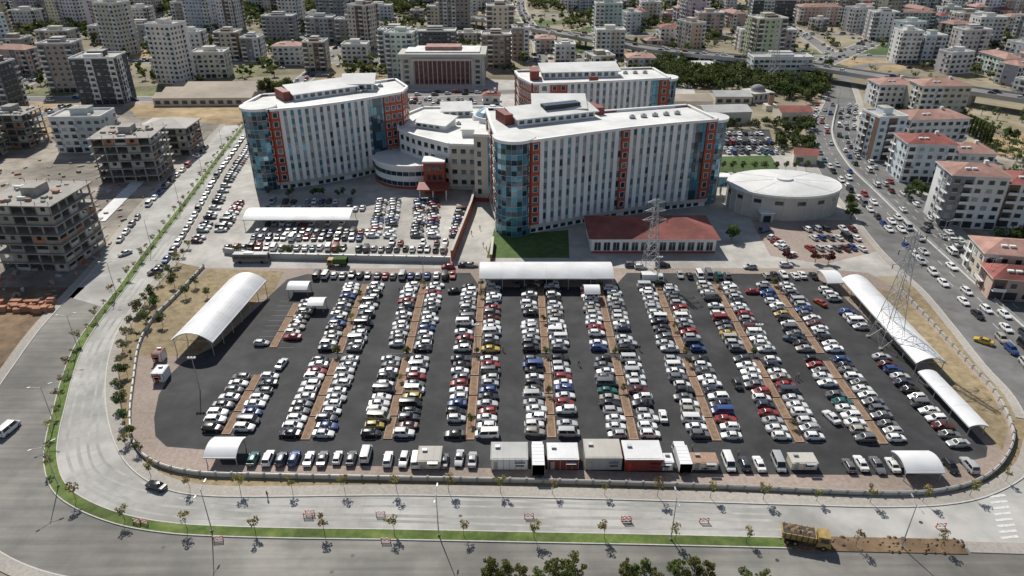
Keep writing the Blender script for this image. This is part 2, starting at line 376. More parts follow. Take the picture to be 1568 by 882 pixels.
suv=car_mesh('suv_car',[(-2.2,.45,.95,.76),(-2.13,.32,1.12,.86),(-1.4,.28,1.12,.92),(-.6,.28,1.1,.93),(.6,.28,1.08,.93),(1.0,.28,1.08,.92),(1.75,.3,.98,.88),(2.1,.34,.85,.8),(2.2,.45,.75,.7)],(-2.05,-1.7,.35,1.02,1.06,1.66,.82,.66),(-1.35,1.38),.37)
van=car_mesh('van_car',[(-2.45,.45,1.05,.84),(-2.4,.3,1.15,.92),(-1.6,.28,1.15,.95),(-.6,.28,1.15,.95),(.8,.28,1.15,.95),(1.6,.28,1.12,.94),(2.1,.3,1.02,.9),(2.4,.34,.88,.84),(2.48,.45,.75,.76)],(-2.35,-2.25,1.2,1.95,1.1,1.95,.88,.78),(-1.55,1.6),.36)
CT=[sedan]*5+[hatch]*4+[suv]*2+[van]
CC=[((.80,.80,.785),39),((.47,.475,.475),15),((.15,.153,.158),14),((.024,.024,.026),15),((.30,.032,.026),6.5),((.03,.075,.22),4),((.05,.058,.075),5),((.38,.35,.30),3),((.45,.32,.06),.4),((.02,.14,.13),.8),((.11,.025,.02),2)]
cw=[c[1] for c in CC];cc=[c[0] for c in CC]
ncar=0
def car(x,y,a,name='parked_car',kind=None,color=None,z=.06):
    global ncar
    k=kind or R.choice(CT); c=color or R.choices(cc,cw)[0]; f=R.uniform(.8,1.08); c=[min(.82,q*f) for q in c]
    ncar+=1
    return place(k,name,(x,y,z),a+R.gauss(0,.03),c,scale=R.uniform(.95,1.05))
def carrow(p,q,face,pitch=2.5,occ=.95,z=.06,jit=.22):
    L=math.dist(p,q); n=int(L/pitch)
    for i in range(n):
        if R.random()>occ: continue
        t=(i+.5)/n+R.gauss(0,.06)/n
        a=face+(math.pi if R.random()<.3 else 0)
        ja=R.gauss(0,jit)
        car(p[0]+(q[0]-p[0])*t+math.cos(face)*ja,p[1]+(q[1]-p[1])*t+math.sin(face)*ja,a,z=z)
pl=MB(); 
cols=[]
for k in range(1,10):
    X=-43.3+17.22*(k-2)
    y0=[0,116.5,114.8,115,114.8,115.5,114.8,114.5,114,113.5][k]
    y1=[0,174,184,184,183,183,182,183,184,184][k]
    gap=(145.2,147.4) if k>1 else (138,150)
    for a,b in ((y0,gap[0]),(gap[1],y1)):
        y=a
        while y<b-3:
            e=min(y+7.2,b)
            pl.box(X-.95,X+.95,y,y+.25,.06,.24,'terra');pl.box(X-.95,X+.95,e-.25,e,.06,.24,'terra')
            pl.box(X-.95,X-.72,y+.25,e-.25,.06,.24,'terra');pl.box(X+.72,X+.95,y+.25,e-.25,.06,.24,'terra')
            pl.box(X-.72,X+.72,y+.25,e-.25,.06,.2,'soil')
            y=e+.5
        for s in (-1,1):
            occ=.97
            if k==1 and s<0 and a>140: occ=.4
            carrow((X+s*3.5,a),(X+s*3.5,b),0,2.42,occ)
            n=int((b-a)/2.42)
            for i in range(n+1):
                yy=a+(b-a)*i/n; pl.box(min(X+s*1.1,X+s*5.2),max(X+s*1.1,X+s*5.2),yy-.04,yy+.04,.06,.07,'conc')
    cols.append((X,y0,y1))
pl.obj('planter_median')
X10=92.2
carrow((X10,112),(X10-1,146),0,2.5,.96); carrow((X10,158),(X10-1,181),0,2.5,.85)
YT=S(784,424)[1]
for a,b in ((480,700),(1035,1120),(1165,1250)):
    carrow((S(a,424)[0],YT),(S(b,424)[0],YT),math.pi/2,2.5,.95)
carrow((S(560,424)[0],YT-6),(S(600,424)[0],YT-6),math.pi/2,2.5,.6)
for a,b in ((378,548),(585,735),(1062,1090),(1100,1200),(1262,1372),(1432,1490)):
    y=S(784,708+ (b-784)*.012)[1]
    carrow((S(a,708)[0],y),(S(b,708)[0],y),math.pi/2,2.75,.93)
x,y=S(560,703); car(x,y+.8,math.pi/2,kind=van,color=(.8,.8,.8))
for u,v,a,c in ((432,560,1.4,(.7,.7,.7)),(1015,640,1.57,(.8,.8,.8)),(1128,590,1.6,(.03,.03,.03)),(1212,523,2.5,(.08,.09,.1)),(1272,642,1.9,(.7,.7,.7)),(697,448,.2,(.02,.02,.02)),(1152,449,0,(.3,.02,.02)),(1255,466,2,(.4,.06,.02))):
    car(*S(u,v),a,'driving_car',sedan,c)
carrow((-94,209.5),(-21,207.5),math.pi/2,2.5,.93,.02)
carrow((-88,217.2),(-50,216.5),math.pi/2,2.5,.95,.02); carrow((-88,222.2),(-48,221.6),math.pi/2,2.5,.9,.02)
for X in (-49.5,-44.3,-35,-29.8): carrow((X+3,217),(X,252),0,2.5,.96,.02)
carrow((-19.5,217),(-18.5,243),0,2.5,.95,.02); carrow((-41,213),(-21,212.6),math.pi/2,2.5,.4,.02)
carrow((-92,243),(-54,243),math.pi/2,2.5,.85,.02); carrow((-92,250),(-60,250),math.pi/2,2.5,.8,.02); carrow((-90,229),(-58,229),math.pi/2,2.5,.9,.02)
carrow((-100,222),(-103,250),.1,2.5,.9,.02)
carrow(S(1168,352),S(1215,395),.6,2.6,.7,.04)
for v in (352,366,382): carrow(S(1215+(v-350)*.6,v),S(1308+(v-350)*.5,v),1.8,2.7,.72,.04)
for Y in (311,317,326,332,341): carrow((97,Y),(124,Y),math.pi/2,2.5,.9,.04)
for Y in (365,372,385,392,405,412): carrow((-62,Y),(-20,Y),math.pi/2,2.6,.75,.04)
for _ in range(12):
    car(*S(R.uniform(620,1260),R.choice([408,411])),R.choice([0,math.pi]),'driving_car',z=.02)
for p,d in along(off(inner,-1.4)[3:34],6.2):
    if R.random()<.85: car(*p,math.atan2(d[1],d[0]),z=.02)
for p,d in along(off(inner,4.5)[3:26],3.0):
    if R.random()<.75: car(*p,math.atan2(d[1],d[0])+1.3,z=.02)
for p,d in along(off(outer,1.5)[4:22],6.5):
    if R.random()<.7: car(*p,math.atan2(d[1],d[0]),z=.02)
for u,v,a,c in ((192,390,-2.2,(.5,.5,.48)),(15,660,1.4,(.7,.7,.7)),(240,747,2.8,(.02,.02,.02)),(238,418,-2.3,(.1,.1,.11))):
    car(*S(u,v),a,'driving_car',sedan if u!=15 else van,c,z=.028)
for o,fl,pr,sp in ((-9.8,1,.8,6.3),(-5.8,1,.5,9),(-2.6,1,.5,10),(2.6,0,.55,9),(6,0,.6,8.5),(9.5,0,.75,6.3)):
    for p,d in along(off(hm,o),sp,R.uniform(0,6)):
        if R.random()<pr:
            car(p[0]+R.gauss(0,.2),p[1]+R.gauss(0,.8),math.atan2(d[1],d[0])+(0 if fl else math.pi),'driving_car',z=.035)
car(*S(1505,525),2.4,'driving_car',sedan,(.6,.38,.03),z=.035)
carrow(S(1318,170),S(1335,225),.3,2.8,.6,.02)
carrow(S(1440,352),S(1560,470),-.2,3,.4,.17)
# ---------------------------------------------------------------- canopies
def canopy(name,cx,cy,L,W,H,rise,ang,post=6,z=.06):
    mb=MB(); n=14
    arc=[]
    for i in range(n+1):
        t=-1+2*i/n; arc.append((t*W/2,H+rise*(1-t*t)))
    for t,o in ((0,0),(1,-.18)):
        for i in range(n):
            a,b=arc[i],arc[i+1]
            mb.face([(-L/2,a[0],a[1]+o),(L/2,a[0],a[1]+o),(L/2,b[0],b[1]+o),(-L/2,b[0],b[1]+o)],'white')
    for x in (-L/2,L/2):
        for i in range(n):
            a,b=arc[i],arc[i+1]
            mb.face([(x,a[0],a[1]-.18),(x,b[0],b[1]-.18),(x,b[0],b[1]),(x,a[0],a[1])],'white')
    mb.box(-L/2,L/2,-W/2-.12,-W/2+.1,H-.35,H-.01,'white'); mb.box(-L/2,L/2,W/2-.1,W/2+.12,H-.35,H-.01,'white')
    k=max(1,round(L/post))
    ks=max(1,round(L/6))
    for j in range(1,ks):
        x=-L/2+L*j/ks
        for i in range(n):
            a,b=arc[i],arc[i+1]; mb.face([(x-.05,a[0],a[1]+.02),(x+.05,a[0],a[1]+.02),(x+.05,b[0],b[1]+.02),(x-.05,b[0],b[1]+.02)],'seam')
    for j in range(k+1):
        x=-L/2+.3+(L-.6)*j/k
        for s in (-1,1):
            mb.tube((x,s*(W/2-.4),0),(x,s*(W/2-.4),H),.11,.09,6,'metal')
            mb.tube((x,s*(W/2-.4),H-1.2),(x,s*(W/2-1.6),H+rise*.3),.06,.06,4,'metal')
        for i in range(n):
            a,b=arc[i],arc[i+1]; mb.tube((x,a[0]*.96,a[1]-.3),(x,b[0]*.96,b[1]-.3),.06,.06,4,'metal')
        mb.tube((x,-W/2+.4,H-.1),(x,W/2-.4,H-.1),.05,.05,4,'metal')
    mb.obj(name,(cx,cy,z),ang)
canopy('parking_canopy',-77.3,163,33,10.5,4.2,2.3,math.atan2(33,3.2))
canopy('parking_canopy',10,185.8,39,10.5,4,1.6,0)
canopy('parking_canopy',-74.5,230.5,37,11,3.6,1.3,0)
canopy('parking_canopy',99,159.5,43,7,3.6,1.4,math.pi/2)
canopy('parking_canopy',97.4,126,20,4,2.6,.5,math.pi/2+.03)
canopy('entrance_canopy',*S(348,700),6.5,6,2.6,.9,0)
canopy('entrance_canopy',*S(1400,722),7.5,6,2.6,.9,0)
canopy('entrance_canopy',*S(460,449),6,5,2.6,.8,0)
canopy('entrance_canopy',*S(905,457),4.5,5,3,1,0)
canopy('entrance_canopy',*S(1268,437),5,8,3,1,0)
canopy('entrance_canopy',*S(487,474),4.5,4.5,2.6,.6,0)
carrow((-8,183.6),(28,183.6),math.pi/2,2.6,.55); 
mb=MB(); mb.box(-9,29,190.2,190.5,.06,3.2,'span'); mb.box(-9,29,189.9,190.2,.06,1.0,'concl')
for i in range(14): mb.box(-9+i*2.9,-8.85+i*2.9,189.95,190.15,1.0,3.2,'metal')
mb.obj('waiting_shelter_wall')
# ---------------------------------------------------------------- kiosks and trucks
def kiosk(name,x,y,w,d,h,kb,kr,kf,ang=0):
    mb=MB(); mb.box(-w/2,w/2,-d/2,d/2,.15,h,kb)
    mb.box(-w/2-.12,w/2+.12,-d/2-.12,d/2+.12,h,h+.12,kr)
    mb.box(-w/2+.2,w/2-.2,-d/2+.2,d/2-.2,h+.12,h+.18,kr)
    n=int(w/1.2)
    for i in range(n+1):
        xx=-w/2+i*w/n; mb.box(xx-.05,xx+.05,-d/2-.06,-d/2,.15,h,kf); mb.box(xx-.05,xx+.05,d/2,d/2+.06,.15,h,kf)
        mb.box(xx-.03,xx+.03,-d/2,d/2,h+.18,h+.22,kr)
    mb.box(-w/2+.5,-w/2+1.3,-d/2-.09,-d/2-.01,.15,2.1,kf); mb.box(w/2-2.3,w/2-.7,-d/2-.09,-d/2-.01,1.,1.9,'win')
    mb.box(w/2-2.5,w/2-.5,-d/2-.8,-d/2-.07,2.05,2.12,kf)
    mb.box(-w/2+.8,-w/2+1.7,d*.1,d*.25,h+.18,h+.6,'metal')
    for sx in (-1,1):
        for sy in (-1,1): mb.box(sx*(w/2-.4)-.15,sx*(w/2-.4)+.15,sy*(d/2-.4)-.15,sy*(d/2-.4)+.15,0,.15,'dark')
    mb.obj(name,(x,y,.06),ang)
def truck(name,x,y,ang,Lb,h,kbox,kcab='white',z=.06):
    mb=MB(); w=1.2
    mb.box(-Lb,0,-w,w,1.0,h,kbox); mb.box(-Lb,2.2,-.45,.45,.6,.95,'dark')
    for i in range(int(Lb/1.0)+1): mb.box(-Lb+i*1.0,-Lb+i*1.0+.06,-w-.03,w+.03,1.,h+.03,kbox)
    mb.hexa([(.3,-w*.95,.6),(2.4,-w*.95,.6),(2.4,w*.95,.6),(.3,w*.95,.6),(.3,-w*.9,2.5),(1.9,-w*.9,2.5),(1.9,w*.9,2.5),(.3,w*.9,2.5)],kcab)
    mb.face([(2.32,-.95,1.35),(2.32,.95,1.35),(2.02,.9,2.3),(2.02,-.9,2.3)],'cglass')
    for s in (-1,1):
        mb.face([(.7,s*1.15,1.4),(1.9,s*1.15,1.4),(1.75,s*1.12,2.2),(.7,s*1.12,2.2)],'cglass')
        for wx in (-Lb+1.0,-Lb+2.1,1.4): 
            mb.tube((wx,s*.8,.48),(wx,s*1.17,.48),.48,.48,12,'tyre'); mb.tube((wx,s*1.17,.48),(wx,s*1.2,.48),.25,.22,8,'hub')
    mb.obj(name,(x,y,z),ang)
kiosk('market_kiosk',S(780,708)[0],108.3,7.2,5,2.7,'pil','steelroof','metal')
truck('box_truck',S(823,708)[0],109.5,math.pi/2,6,3.4,'white')
kiosk('market_kiosk',S(861,708)[0],108.3,6.0,4.8,2.6,'dred','white','metal')
kiosk('storage_container',S(921,706)[0],108.5,7.1,5.5,3.1,'steelroof','concl','metal')
kiosk('market_kiosk',S(981,706)[0],108.2,7.4,5.5,3,'dred','white','redp')
truck('box_truck',S(1042,708)[0],109.6,math.pi/2,5.5,3.1,'white')
kiosk('market_kiosk',S(1019,714)[0],106.8,2.2,2.5,2.2,'pil','white','metal')
kiosk('market_kiosk',S(1228,716)[0],107.2,5,3,1.8,'beige','concl','metal')
kiosk('market_kiosk',S(1076,712)[0],107.2,5,3,1.8,'beige','terra','metal')
kiosk('market_kiosk',S(660,700)[0],108.2,4.6,4.4,2.0,'beige','concl','metal')
kiosk('guard_booth',*S(249,580),2.6,3.4,2.6,'pil','white','brick')
kiosk('guard_booth',*S(246,551),2.2,2.6,2.6,'pil','tile2','brick')
truck('box_truck',*S(513,407),math.pi,4,2.8,'lawn','yel',.02)
truck('box_truck',*S(1004,432),0,4.5,3,'white')
kiosk('guard_booth',*S(940,250),3,3,3,'beige','tile2','brick')
mb=MB(); mb.box(-5.5,5.5,-1.25,1.25,.4,2.9,'acc_g'); mb.box(-5.3,5.3,-1.1,1.1,2.9,3.1,'steelroof')
for s in (-1,1):
    mb.box(-5.2,5.2,s*1.27-.01,s*1.27+.01,1.5,2.5,'cglass')
    for i in range(6): mb.box(-5.2+i*2.0,-5.1+i*2.0,s*1.285-.008,s*1.285+.008,1.5,2.5,'acc_g')
    for wx in (-3.3,3.6): mb.tube((wx,s*.9,.48),(wx,s*1.3,.48),.48,.48,12,'tyre')
mb.box(5.49,5.53,-1.1,1.1,1.2,2.6,'cglass'); mb.box(-2,1,-.7,.7,3.1,3.35,'pil'); mb.obj('bus',(*S(386,401),.02),0)
mb=MB()
mb.box(-4.2,3.4,-.5,.5,.8,1.15,'dark')
mb.hexa([(-4.3,-1.1,1.3),(.9,-1.1,1.3),(.9,1.1,1.3),(-4.3,1.1,1.3),(-4.8,-1.3,2.7),(1.0,-1.3,2.7),(1.0,1.3,2.7),(-4.8,1.3,2.7)],'yel')
mb.box(-4.5,.8,-1.1,1.1,2.7,2.74,'dark')
for i in range(14): mb.cyl((R.uniform(-3.8,.2),R.uniform(-.6,.6)),R.uniform(.3,.7),.1,2.72,2.9+R.random()*.3,7,'browndirt')
for i in range(6): 
    for s in (-1,1): mb.box(-4.2+i*.95,-4.08+i*.95,s*1.27-.08,s*1.27+.08,1.35,2.75,'dark')
mb.hexa([(1.2,-1.2,.8),(3.6,-1.2,.8),(3.6,1.2,.8),(1.2,1.2,.8),(1.3,-1.1,3.0),(3.2,-1.1,3.0),(3.2,1.1,3.0),(1.3,1.1,3.0)],'yel')
mb.face([(3.56,-1,1.7),(3.56,1,1.7),(3.3,.95,2.8),(3.3,-.95,2.8)],'cglass')
for s in (-1,1):
    mb.face([(1.7,s*1.19,1.8),(3.1,s*1.19,1.8),(2.95,s*1.14,2.7),(1.75,s*1.14,2.7)],'cglass')
    for wx in (-3.5,-2.2,2.4): mb.tube((wx,s*.75,.55),(wx,s*1.25,.55),.55,.55,14,'tyre'); mb.tube((wx,s*1.25,.55),(wx,s*1.28,.55),.28,.25,8,'yel')
mb.obj('dump_truck',(*S(1236,832),.03),-.25)
for u,v,a in ((475,788,0),(583,790,0),(810,793,0),(958,797,0),(1078,800,0),(1440,808,0),(335,828,.1),(591,830,0),(210,802,-.3),(222,803,-.3),(472,792,0),(960,800,.1)):
    mb=MB()
    for s in (-.8,.8):
        mb.box(s-.05,s+.05,-.05,.05,.1,1.1,'redp'); mb.box(s-.06,s+.06,-.35,.35,0,.08,'redp')
    for i,z in enumerate((.35,.7,1.0)):
        for j in range(4): mb.box(-.75+j*.375,-.38+j*.375,-.03,.03,z-.07,z+.07,'redp' if (i+j)%2 else 'acc_w')
    mb.obj('road_barrier',(*S(u,v),.03),a)
# ---------------------------------------------------------------- lamps
mb=MB(); h=10;arm=1.6
mb.tube((0,0,0),(0,0,h),.12,.06,8,'metal'); mb.box(-.2,.2,-.2,.2,0,.3,'conc')
for s in (-1,1):
    mb.tube((0,0,h-.4),(0,s*arm,h+.2),.045,.04,6,'metal'); mb.hexa([(-.15,s*arm-.1,h+.1),(.15,s*arm-.1,h+.1),(.12,s*(arm)+s*.7,h+.18),(-.12,s*arm+s*.7,h+.18),(-.12,s*arm-.1,h+.26),(.12,s*arm-.1,h+.26),(.1,s*arm+s*.7,h+.28),(-.1,s*arm+s*.7,h+.28)],'metal')
lm=mb.mesh('street_lamp')
lampx=[S(u,v) for u,v in ((1380,838),(1027,827),(672,821),(325,814),(90,745),(84,650),(120,535),(178,450),(232,380),(276,320),(312,275),(342,232))]
for p in lampx:
    q=min(range(len(med)),key=lambda i:math.dist(med[i],p)); q2=min(len(med)-1,q+1); a=math.atan2(med[q2][1]-med[q2-1][1],med[q2][0]-med[q2-1][0])
    place(lm,'street_lamp',(*p,.15),a)
for p,d in along(hm,28,5): place(lm,'street_lamp',(*p,.2),math.atan2(d[1],d[0]))
fl=MB(); fl.tube((0,0,0),(0,0,9),.12,.07,8,'metal'); fl.box(-.9,.9,-.12,.12,8.8,9,'metal')
for x in (-.7,0,.7): fl.box(x-.2,x+.2,-.3,.15,9,9.3,'lamp_w')
flm=fl.mesh('floodlight_mast')
for k,Y in ((2,146.3),(4,146.3),(6,146.3),(8,146.3),(3,184.5),(7,184)):
    place(flm,'floodlight_mast',(cols[k-1][0],Y,.06))
place(flm,'floodlight_mast',(-72,132,.06))
# ---------------------------------------------------------------- pylons
def pylon(X,Y,h,b,z0=0,r=1.):
    mb=MB(); lv=[0,.15,.28,.4,.5,.6,.68,.76,.84,.92,1.0]
    def hw(t): return .45+b*.5*(1-t)**1.4
    def c(t): 
        w=hw(t); return [(-w,-w,h*t),(w,-w,h*t),(w,w,h*t),(-w,w,h*t)]
    for a,q in zip(lv,lv[1:]):
        A=c(a);B=c(q)
        for i in range(4):
            j=(i+1)%4
            mb.tube(A[i],B[i],.09*r,.09*r,4,'metal'); mb.tube(A[i],B[j],.045*r,.045*r,4,'metal'); mb.tube(A[j],B[i],.045*r,.045*r,4,'metal'); mb.tube(B[i],B[j],.045*r,.045*r,4,'metal')
    for t in (.72,.84,.95):
        w=hw(t); arm=3.0-(t-.7)*3
        for s in (-1,1):
            for yy in (-w,w): mb.tube((s*w,yy,h*t),(s*(w+arm),0,h*t+.3),.06,.05,4,'metal'); mb.tube((s*w,yy,h*t+1.1),(s*(w+arm),0,h*t+.3),.04,.04,4,'metal')
            mb.tube((s*(w+arm),0,h*t+.3),(s*(w+arm),0,h*t-1.0),.1,.1,6,'dark')
    for i in c(0): mb.box(i[0]-.4,i[0]+.4,i[1]-.4,i[1]+.4,0,.5,'conc')
    mb.obj('transmission_tower',(X,Y,z0),.1)
pylon(42,191.7,24,4.2); pylon(95.6,152.5,31,5); pylon(164,455,38,6,r=1.6)
# ---------------------------------------------------------------- hospital
def facade(mb,p,q,z0,z1,nf,pat):
    dx,dy=q[0]-p[0],q[1]-p[1];L=math.hypot(dx,dy);d=(dx/L,dy/L)
    tot=sum(w for _,w in pat); s=0; fh=(z1-z0)/nf
    for typ,w in pat:
        l=w/tot*L; e=s+l
        if typ=='stripes':
            k=max(1,round(l/2.9)); m=l/k
            for i in range(k):
                a=s+i*m; tone=R.choice([0,0,1])
                mb.ob(p,d,a,a+m*.54,0,.6,z0,z1,'pil')
                for f in range(nf):
                    zz=z0+f*fh
                    mb.ob(p,d,a+m*.54,a+m,0,.18,zz+1.3,zz+fh,R.choice(['glass4','glass4','glass2','glass5']) if tone==0 else R.choice(['glass4','glass1','glass5']))  # random pane tints imitate reflections in the colour; some panes curtained
                    mb.ob(p,d,a+m*.54,a+m,0,.28,zz,zz+1.3,'span')
        elif typ=='brick':
            mb.ob(p,d,s,e,0,.75,z0,z1+.6,'brick')
            k=max(1,int(l/2.6)); m=l/k
            for i in range(k):
                for f in range(nf):
                    zz=z0+f*fh+1.0; c=s+(i+.5)*m
                    mb.ob(p,d,c-.95,c+.95,.75,.83,zz-.12,zz+2.0,'pil'); mb.ob(p,d,c-.8,c+.8,.83,.86,zz,zz+1.88,'glass2')
        elif typ=='glass':
            k=max(2,round(l/1.5)); m=l/k
            for i in range(k):
                for f in range(nf): mb.ob(p,d,s+i*m+.05,s+(i+1)*m-.05,0,.3,z0+f*fh+.1,z0+(f+1)*fh-.05,R.choice(['glass1','glass2','glass2','glass4']))  # pane tints picked at random to imitate uneven reflections
            mb.ob(p,d,s,e,0,.24,z0,z1,'dark')
        elif typ=='plain' or typ=='plainb':
            mb.ob(p,d,s,e,0,.3,z0,z1,'beige' if typ=='plain' else 'pil')
            k=max(1,int(l/3.2)); m=l/k
            for i in range(k):
                for f in range(nf):
                    zz=z0+f*fh+1.0; c=s+(i+.5)*m
                    mb.ob(p,d,c-1.1,c+1.1,.3,.36,zz-.1,zz+1.9,'pil'); mb.ob(p,d,c-1.,c+1.,.36,.39,zz,zz+1.8,'glass2')
                    mb.ob(p,d,c-1.2,c+1.2,.3,.55,zz-.22,zz-.1,'concl')
        s=e
    mb.ob(p,d,0,L,0,1.0,z1,z1+.9,'pil')
    mb.ob(p,d,0,L,0,.9,z0-1.2 if z0>1.2 else 0,z0,'concl')
    if z0>3:
        k=int(L/2.9)
        for i in range(k): mb.ob(p,d,i*2.9+.4,i*2.9+2.3,0,.05,.3,1.9,'glass2')
def gcyl(mb,c,r,z0,z1,nf,n=22):
    fh=(z1-z0)/nf
    for i in range(n):
        a=2*math.pi*i/n;b=2*math.pi*(i+1)/n
        def P(t,z,rr=r): return (c[0]+math.cos(t)*rr,c[1]+math.sin(t)*rr,z)
        for f in range(nf):
            zz=z0+f*fh; h2=zz+fh*.5
            mb.face([P(a,zz),P(b,zz),P(b,h2),P(a,h2)],R.choice(['glass4','glass2','glass2','glass1']))  # random glass tint per pane: patchy reflections painted into the colour
            mb.face([P(a,h2),P(b,h2),P(b,zz+fh),P(a,zz+fh)],R.choice(['glass1','glass1','glass3','glass2','glass4']))
        mb.tube(P(a,z0,r+.04),P(a,z1,r+.04),.05,.05,4,'metal')
    for f in range(nf+1): mb.cyl(c,r+.08,r+.08,z0+f*fh-.08,z0+f*fh+.08,n,'metal')
    mb.cyl(c,r+.7,r+.7,z1+.15,z1+1.1,28,'pil','roofw')
    mb.cyl(c,r-.3,r-.3,0,z1,n,'dark')
def block(name,front,back,z1,pats,extra=None,nf=8,z0=3.2):
    mb=MB(); poly=front+back
    mb.prism(poly,0,z1,'pil','roofw')
    for i in range(len(front)-1): facade(mb,front[i],front[i+1],z0,z1,nf,pats[i])
    allp=front[-1:]+back+front[:1]
    for i in range(len(allp)-1): facade(mb,allp[i],allp[i+1],z0,z1,nf,[('brick',1),('plainb',5),('brick',1)] if math.dist(allp[i],allp[i+1])>12 else [('brick',1)])
    if extra: extra(mb)
    return mb.obj(name)
def hvac(mb,x,y,z,w=2.0,d=1.4,h=1.1):
    mb.box(x,x+w,y,y+d,z+.25,z+h,'metal'); mb.cyl((x+w/2,y+d/2),d*.35,d*.35,z+h,z+h+.15,10,'dark'); mb.box(x,x+.2,y,y+d,z,z+.25,'dark'); mb.box(x+w-.2,x+w,y,y+d,z,z+.25,'dark')
def roof_house(mb,P,d,L,W,z,h):
    nx,ny=d[1],-d[0]
    def pt(a,b,zz): return (P[0]+d[0]*a+nx*b,P[1]+d[1]*a+ny*b,zz)
    mb.hexa([pt(0,0,z),pt(L,0,z),pt(L,-W,z),pt(0,-W,z),pt(0,0,z+h*.55),pt(L,0,z+h*.55),pt(L,-W,z+h),pt(0,-W,z+h)],'pil')
    mb.hexa([pt(-1,1.2,z+h*.55),pt(L+1,1.2,z+h*.55),pt(L+1,-W-1,z+h+.1),pt(-1,-W-1,z+h+.1),pt(-1,1.2,z+h*.55+.4),pt(L+1,1.2,z+h*.55+.4),pt(L+1,-W-1,z+h+.5),pt(-1,-W-1,z+h+.5)],'roofw')
    n=int(L/3)
    for i in range(n): mb.ob(P,d,i*3+.6,i*3+2.4,0,.06,z+.6,z+h*.5,'glass2')
def exB(mb):
    gcyl(mb,(.7,225),6.4,0,32,9); gcyl(mb,(72.5,253),5,0,31,8)
    d=Vector((24,10)).normalized(); d=(d.x,d.y)
    roof_house(mb,(2,240),d,30,9,32,4)
    roof_house(mb,(8,252),(1,0),18,10,32,5.5)
    mb.ob((0,243),d,-3,0,-8,1,32,35.6,'dred'); mb.ob((0,243),d,33,36,-8,1,32,34.6,'dred')
    mb.ob((12,247),d,0,14,-5,-1,35.2,37.0,'dark'); 
    for i in range(8): mb.ob((12,247),d,.2+i*1.7,1.7+i*1.7,-4.9,-1.1,37.0,37.05,'glass2')
    for i in range(5): hvac(mb,42+i*4.3,250+i*1.4,32)
block('hospital_building',[(6,221.5),(22,229),(40,237),(56,242.5),(72,247)],[(66,267),(34,258),(10,249),(6,262),(-9,262),(-7,243),(-5,228)],32,
 [[('brick',3),('stripes',14)],[('stripes',16),('brick',3)],[('stripes',17)],[('stripes',9),('glass',4),('brick',3.4)]],exB)
def exA(mb):
    gcyl(mb,(-96.8,269.3),6.2,0,31,9)
    d=Vector((24,17)).normalized(); d=(d.x,d.y)
    roof_house(mb,(-86,281),d,26,9,31,4)
    roof_house(mb,(-70,297),(1,.1),12,8,31,5)
    mb.ob((-88,282),d,-3,0,-9,1,31,34.6,'dred'); mb.ob((-88,282),d,31,34,-8,1,31,34.5,'dred')
    for i in range(5): hvac(mb,-64+i*1.7,294+i*2.8,31)
block('hospital_building',[(-91,264.3),(-78,269.5),(-66,277),(-54,286.5),(-46,293)],[(-45,303),(-52,318),(-72,303),(-86,293),(-101,288),(-103,273)],31,
 [[('brick',3),('stripes',10)],[('stripes',13)],[('stripes',11),('glass',4)],[('glass',2),('brick',8)]],exA)
def exC(mb):
    roof_house(mb,(14,322),(1,.12),34,9,31,4.5); mb.box(8,12,318,328,31,35,'dred'); mb.box(34,38,316.5,317.5,31,33,'dred')
    for i in range(5): hvac(mb,42+i*4.6,331+i*.5,31)
    gcyl(mb,(69.5,326),5,0,30,8)
block('hospital_building',[(4,322),(9,309.5),(24,311),(44,315),(70,321)],[(66,343),(2,336)],31,
 [[('brick',1)],[('brick',2),('plainb',4),('brick',6)],[('stripes',20)],[('stripes',18),('glass',3),('brick',4)]],exC)
mb=MB()
P1=[(-46,285),(-38,276),(-24,264.5),(-10,263),(2,263),(7,300),(-8,322),(-40,320),(-49,302)]
mb.prism(P1,0,18,'beige','roofw')
for i in range(3): facade(mb,P1[i],P1[i+1],1.5,18,4,[('plainb',1)] if i<2 else [('plain',1)])
for i in range(4,9): facade(mb,P1[i],P1[(i+1)%9],1.5,18,4,[('plain',1)])
mb.cyl((-8.3,303),9,8.5,18,20,28,'pil','roofw')
for k,(r0,r1,z0,z1) in enumerate(((7.5,6.3,20.1,21.6),(6.3,4,21.6,22.8),(4,1.2,22.8,23.4))):
    for i in range(20):
        a=2*math.pi*i/20;b=2*math.pi*(i+1)/20
        mb.face([(-8.3+math.cos(a)*r0,303+math.sin(a)*r0,z0),(-8.3+math.cos(b)*r0,303+math.sin(b)*r0,z0),(-8.3+math.cos(b)*r1,303+math.sin(b)*r1,z1),(-8.3+math.cos(a)*r1,303+math.sin(a)*r1,z1)],'glass3' if i%2 else 'span')
mb.cyl((-8.3,303),1.3,1.3,23.2,23.8,12,'pil')
roof_house(mb,(-40,290),(.9,-.43),14,9,18,3.5); roof_house(mb,(-30,306),(1,.1),12,8,18,4)
mb.box(-20,-14,276,288,18,20.5,'pil'); mb.box(-20.5,-13.5,275.5,288.5,20.5,20.9,'roofw')
for i in range(6): hvac(mb,-34+i*3.5,297-i*1.2,18)
mb.obj('hospital_podium')
mb=MB(); mb.prism([(-14,252),(-6.2,251),(-4,262.5),(-14,262.7)],0,25,'beige','roofw')
mb.ob((-14,252),(.9919,-.127),-.3,8,0,.5,25,26,'pil'); mb.ob((-14,252),(.9919,-.127),5.2,5.9,0,.25,1,25,'glass1')
mb.ob((-14,252),(.9919,-.127),0,8,0,.3,0,1.4,'brick')
for f in range(6): mb.ob((-14,252),(.9919,-.127),1.2,2.6,0,.08,3+f*3.6,5+f*3.6,'glass2')
mb.obj('hospital_stair_tower')
mb=MB()
c=(-40.5,281); n=40
ring=[(c[0]+math.cos(2*math.pi*i/n)*16,c[1]+math.sin(2*math.pi*i/n)*16) for i in range(n)]
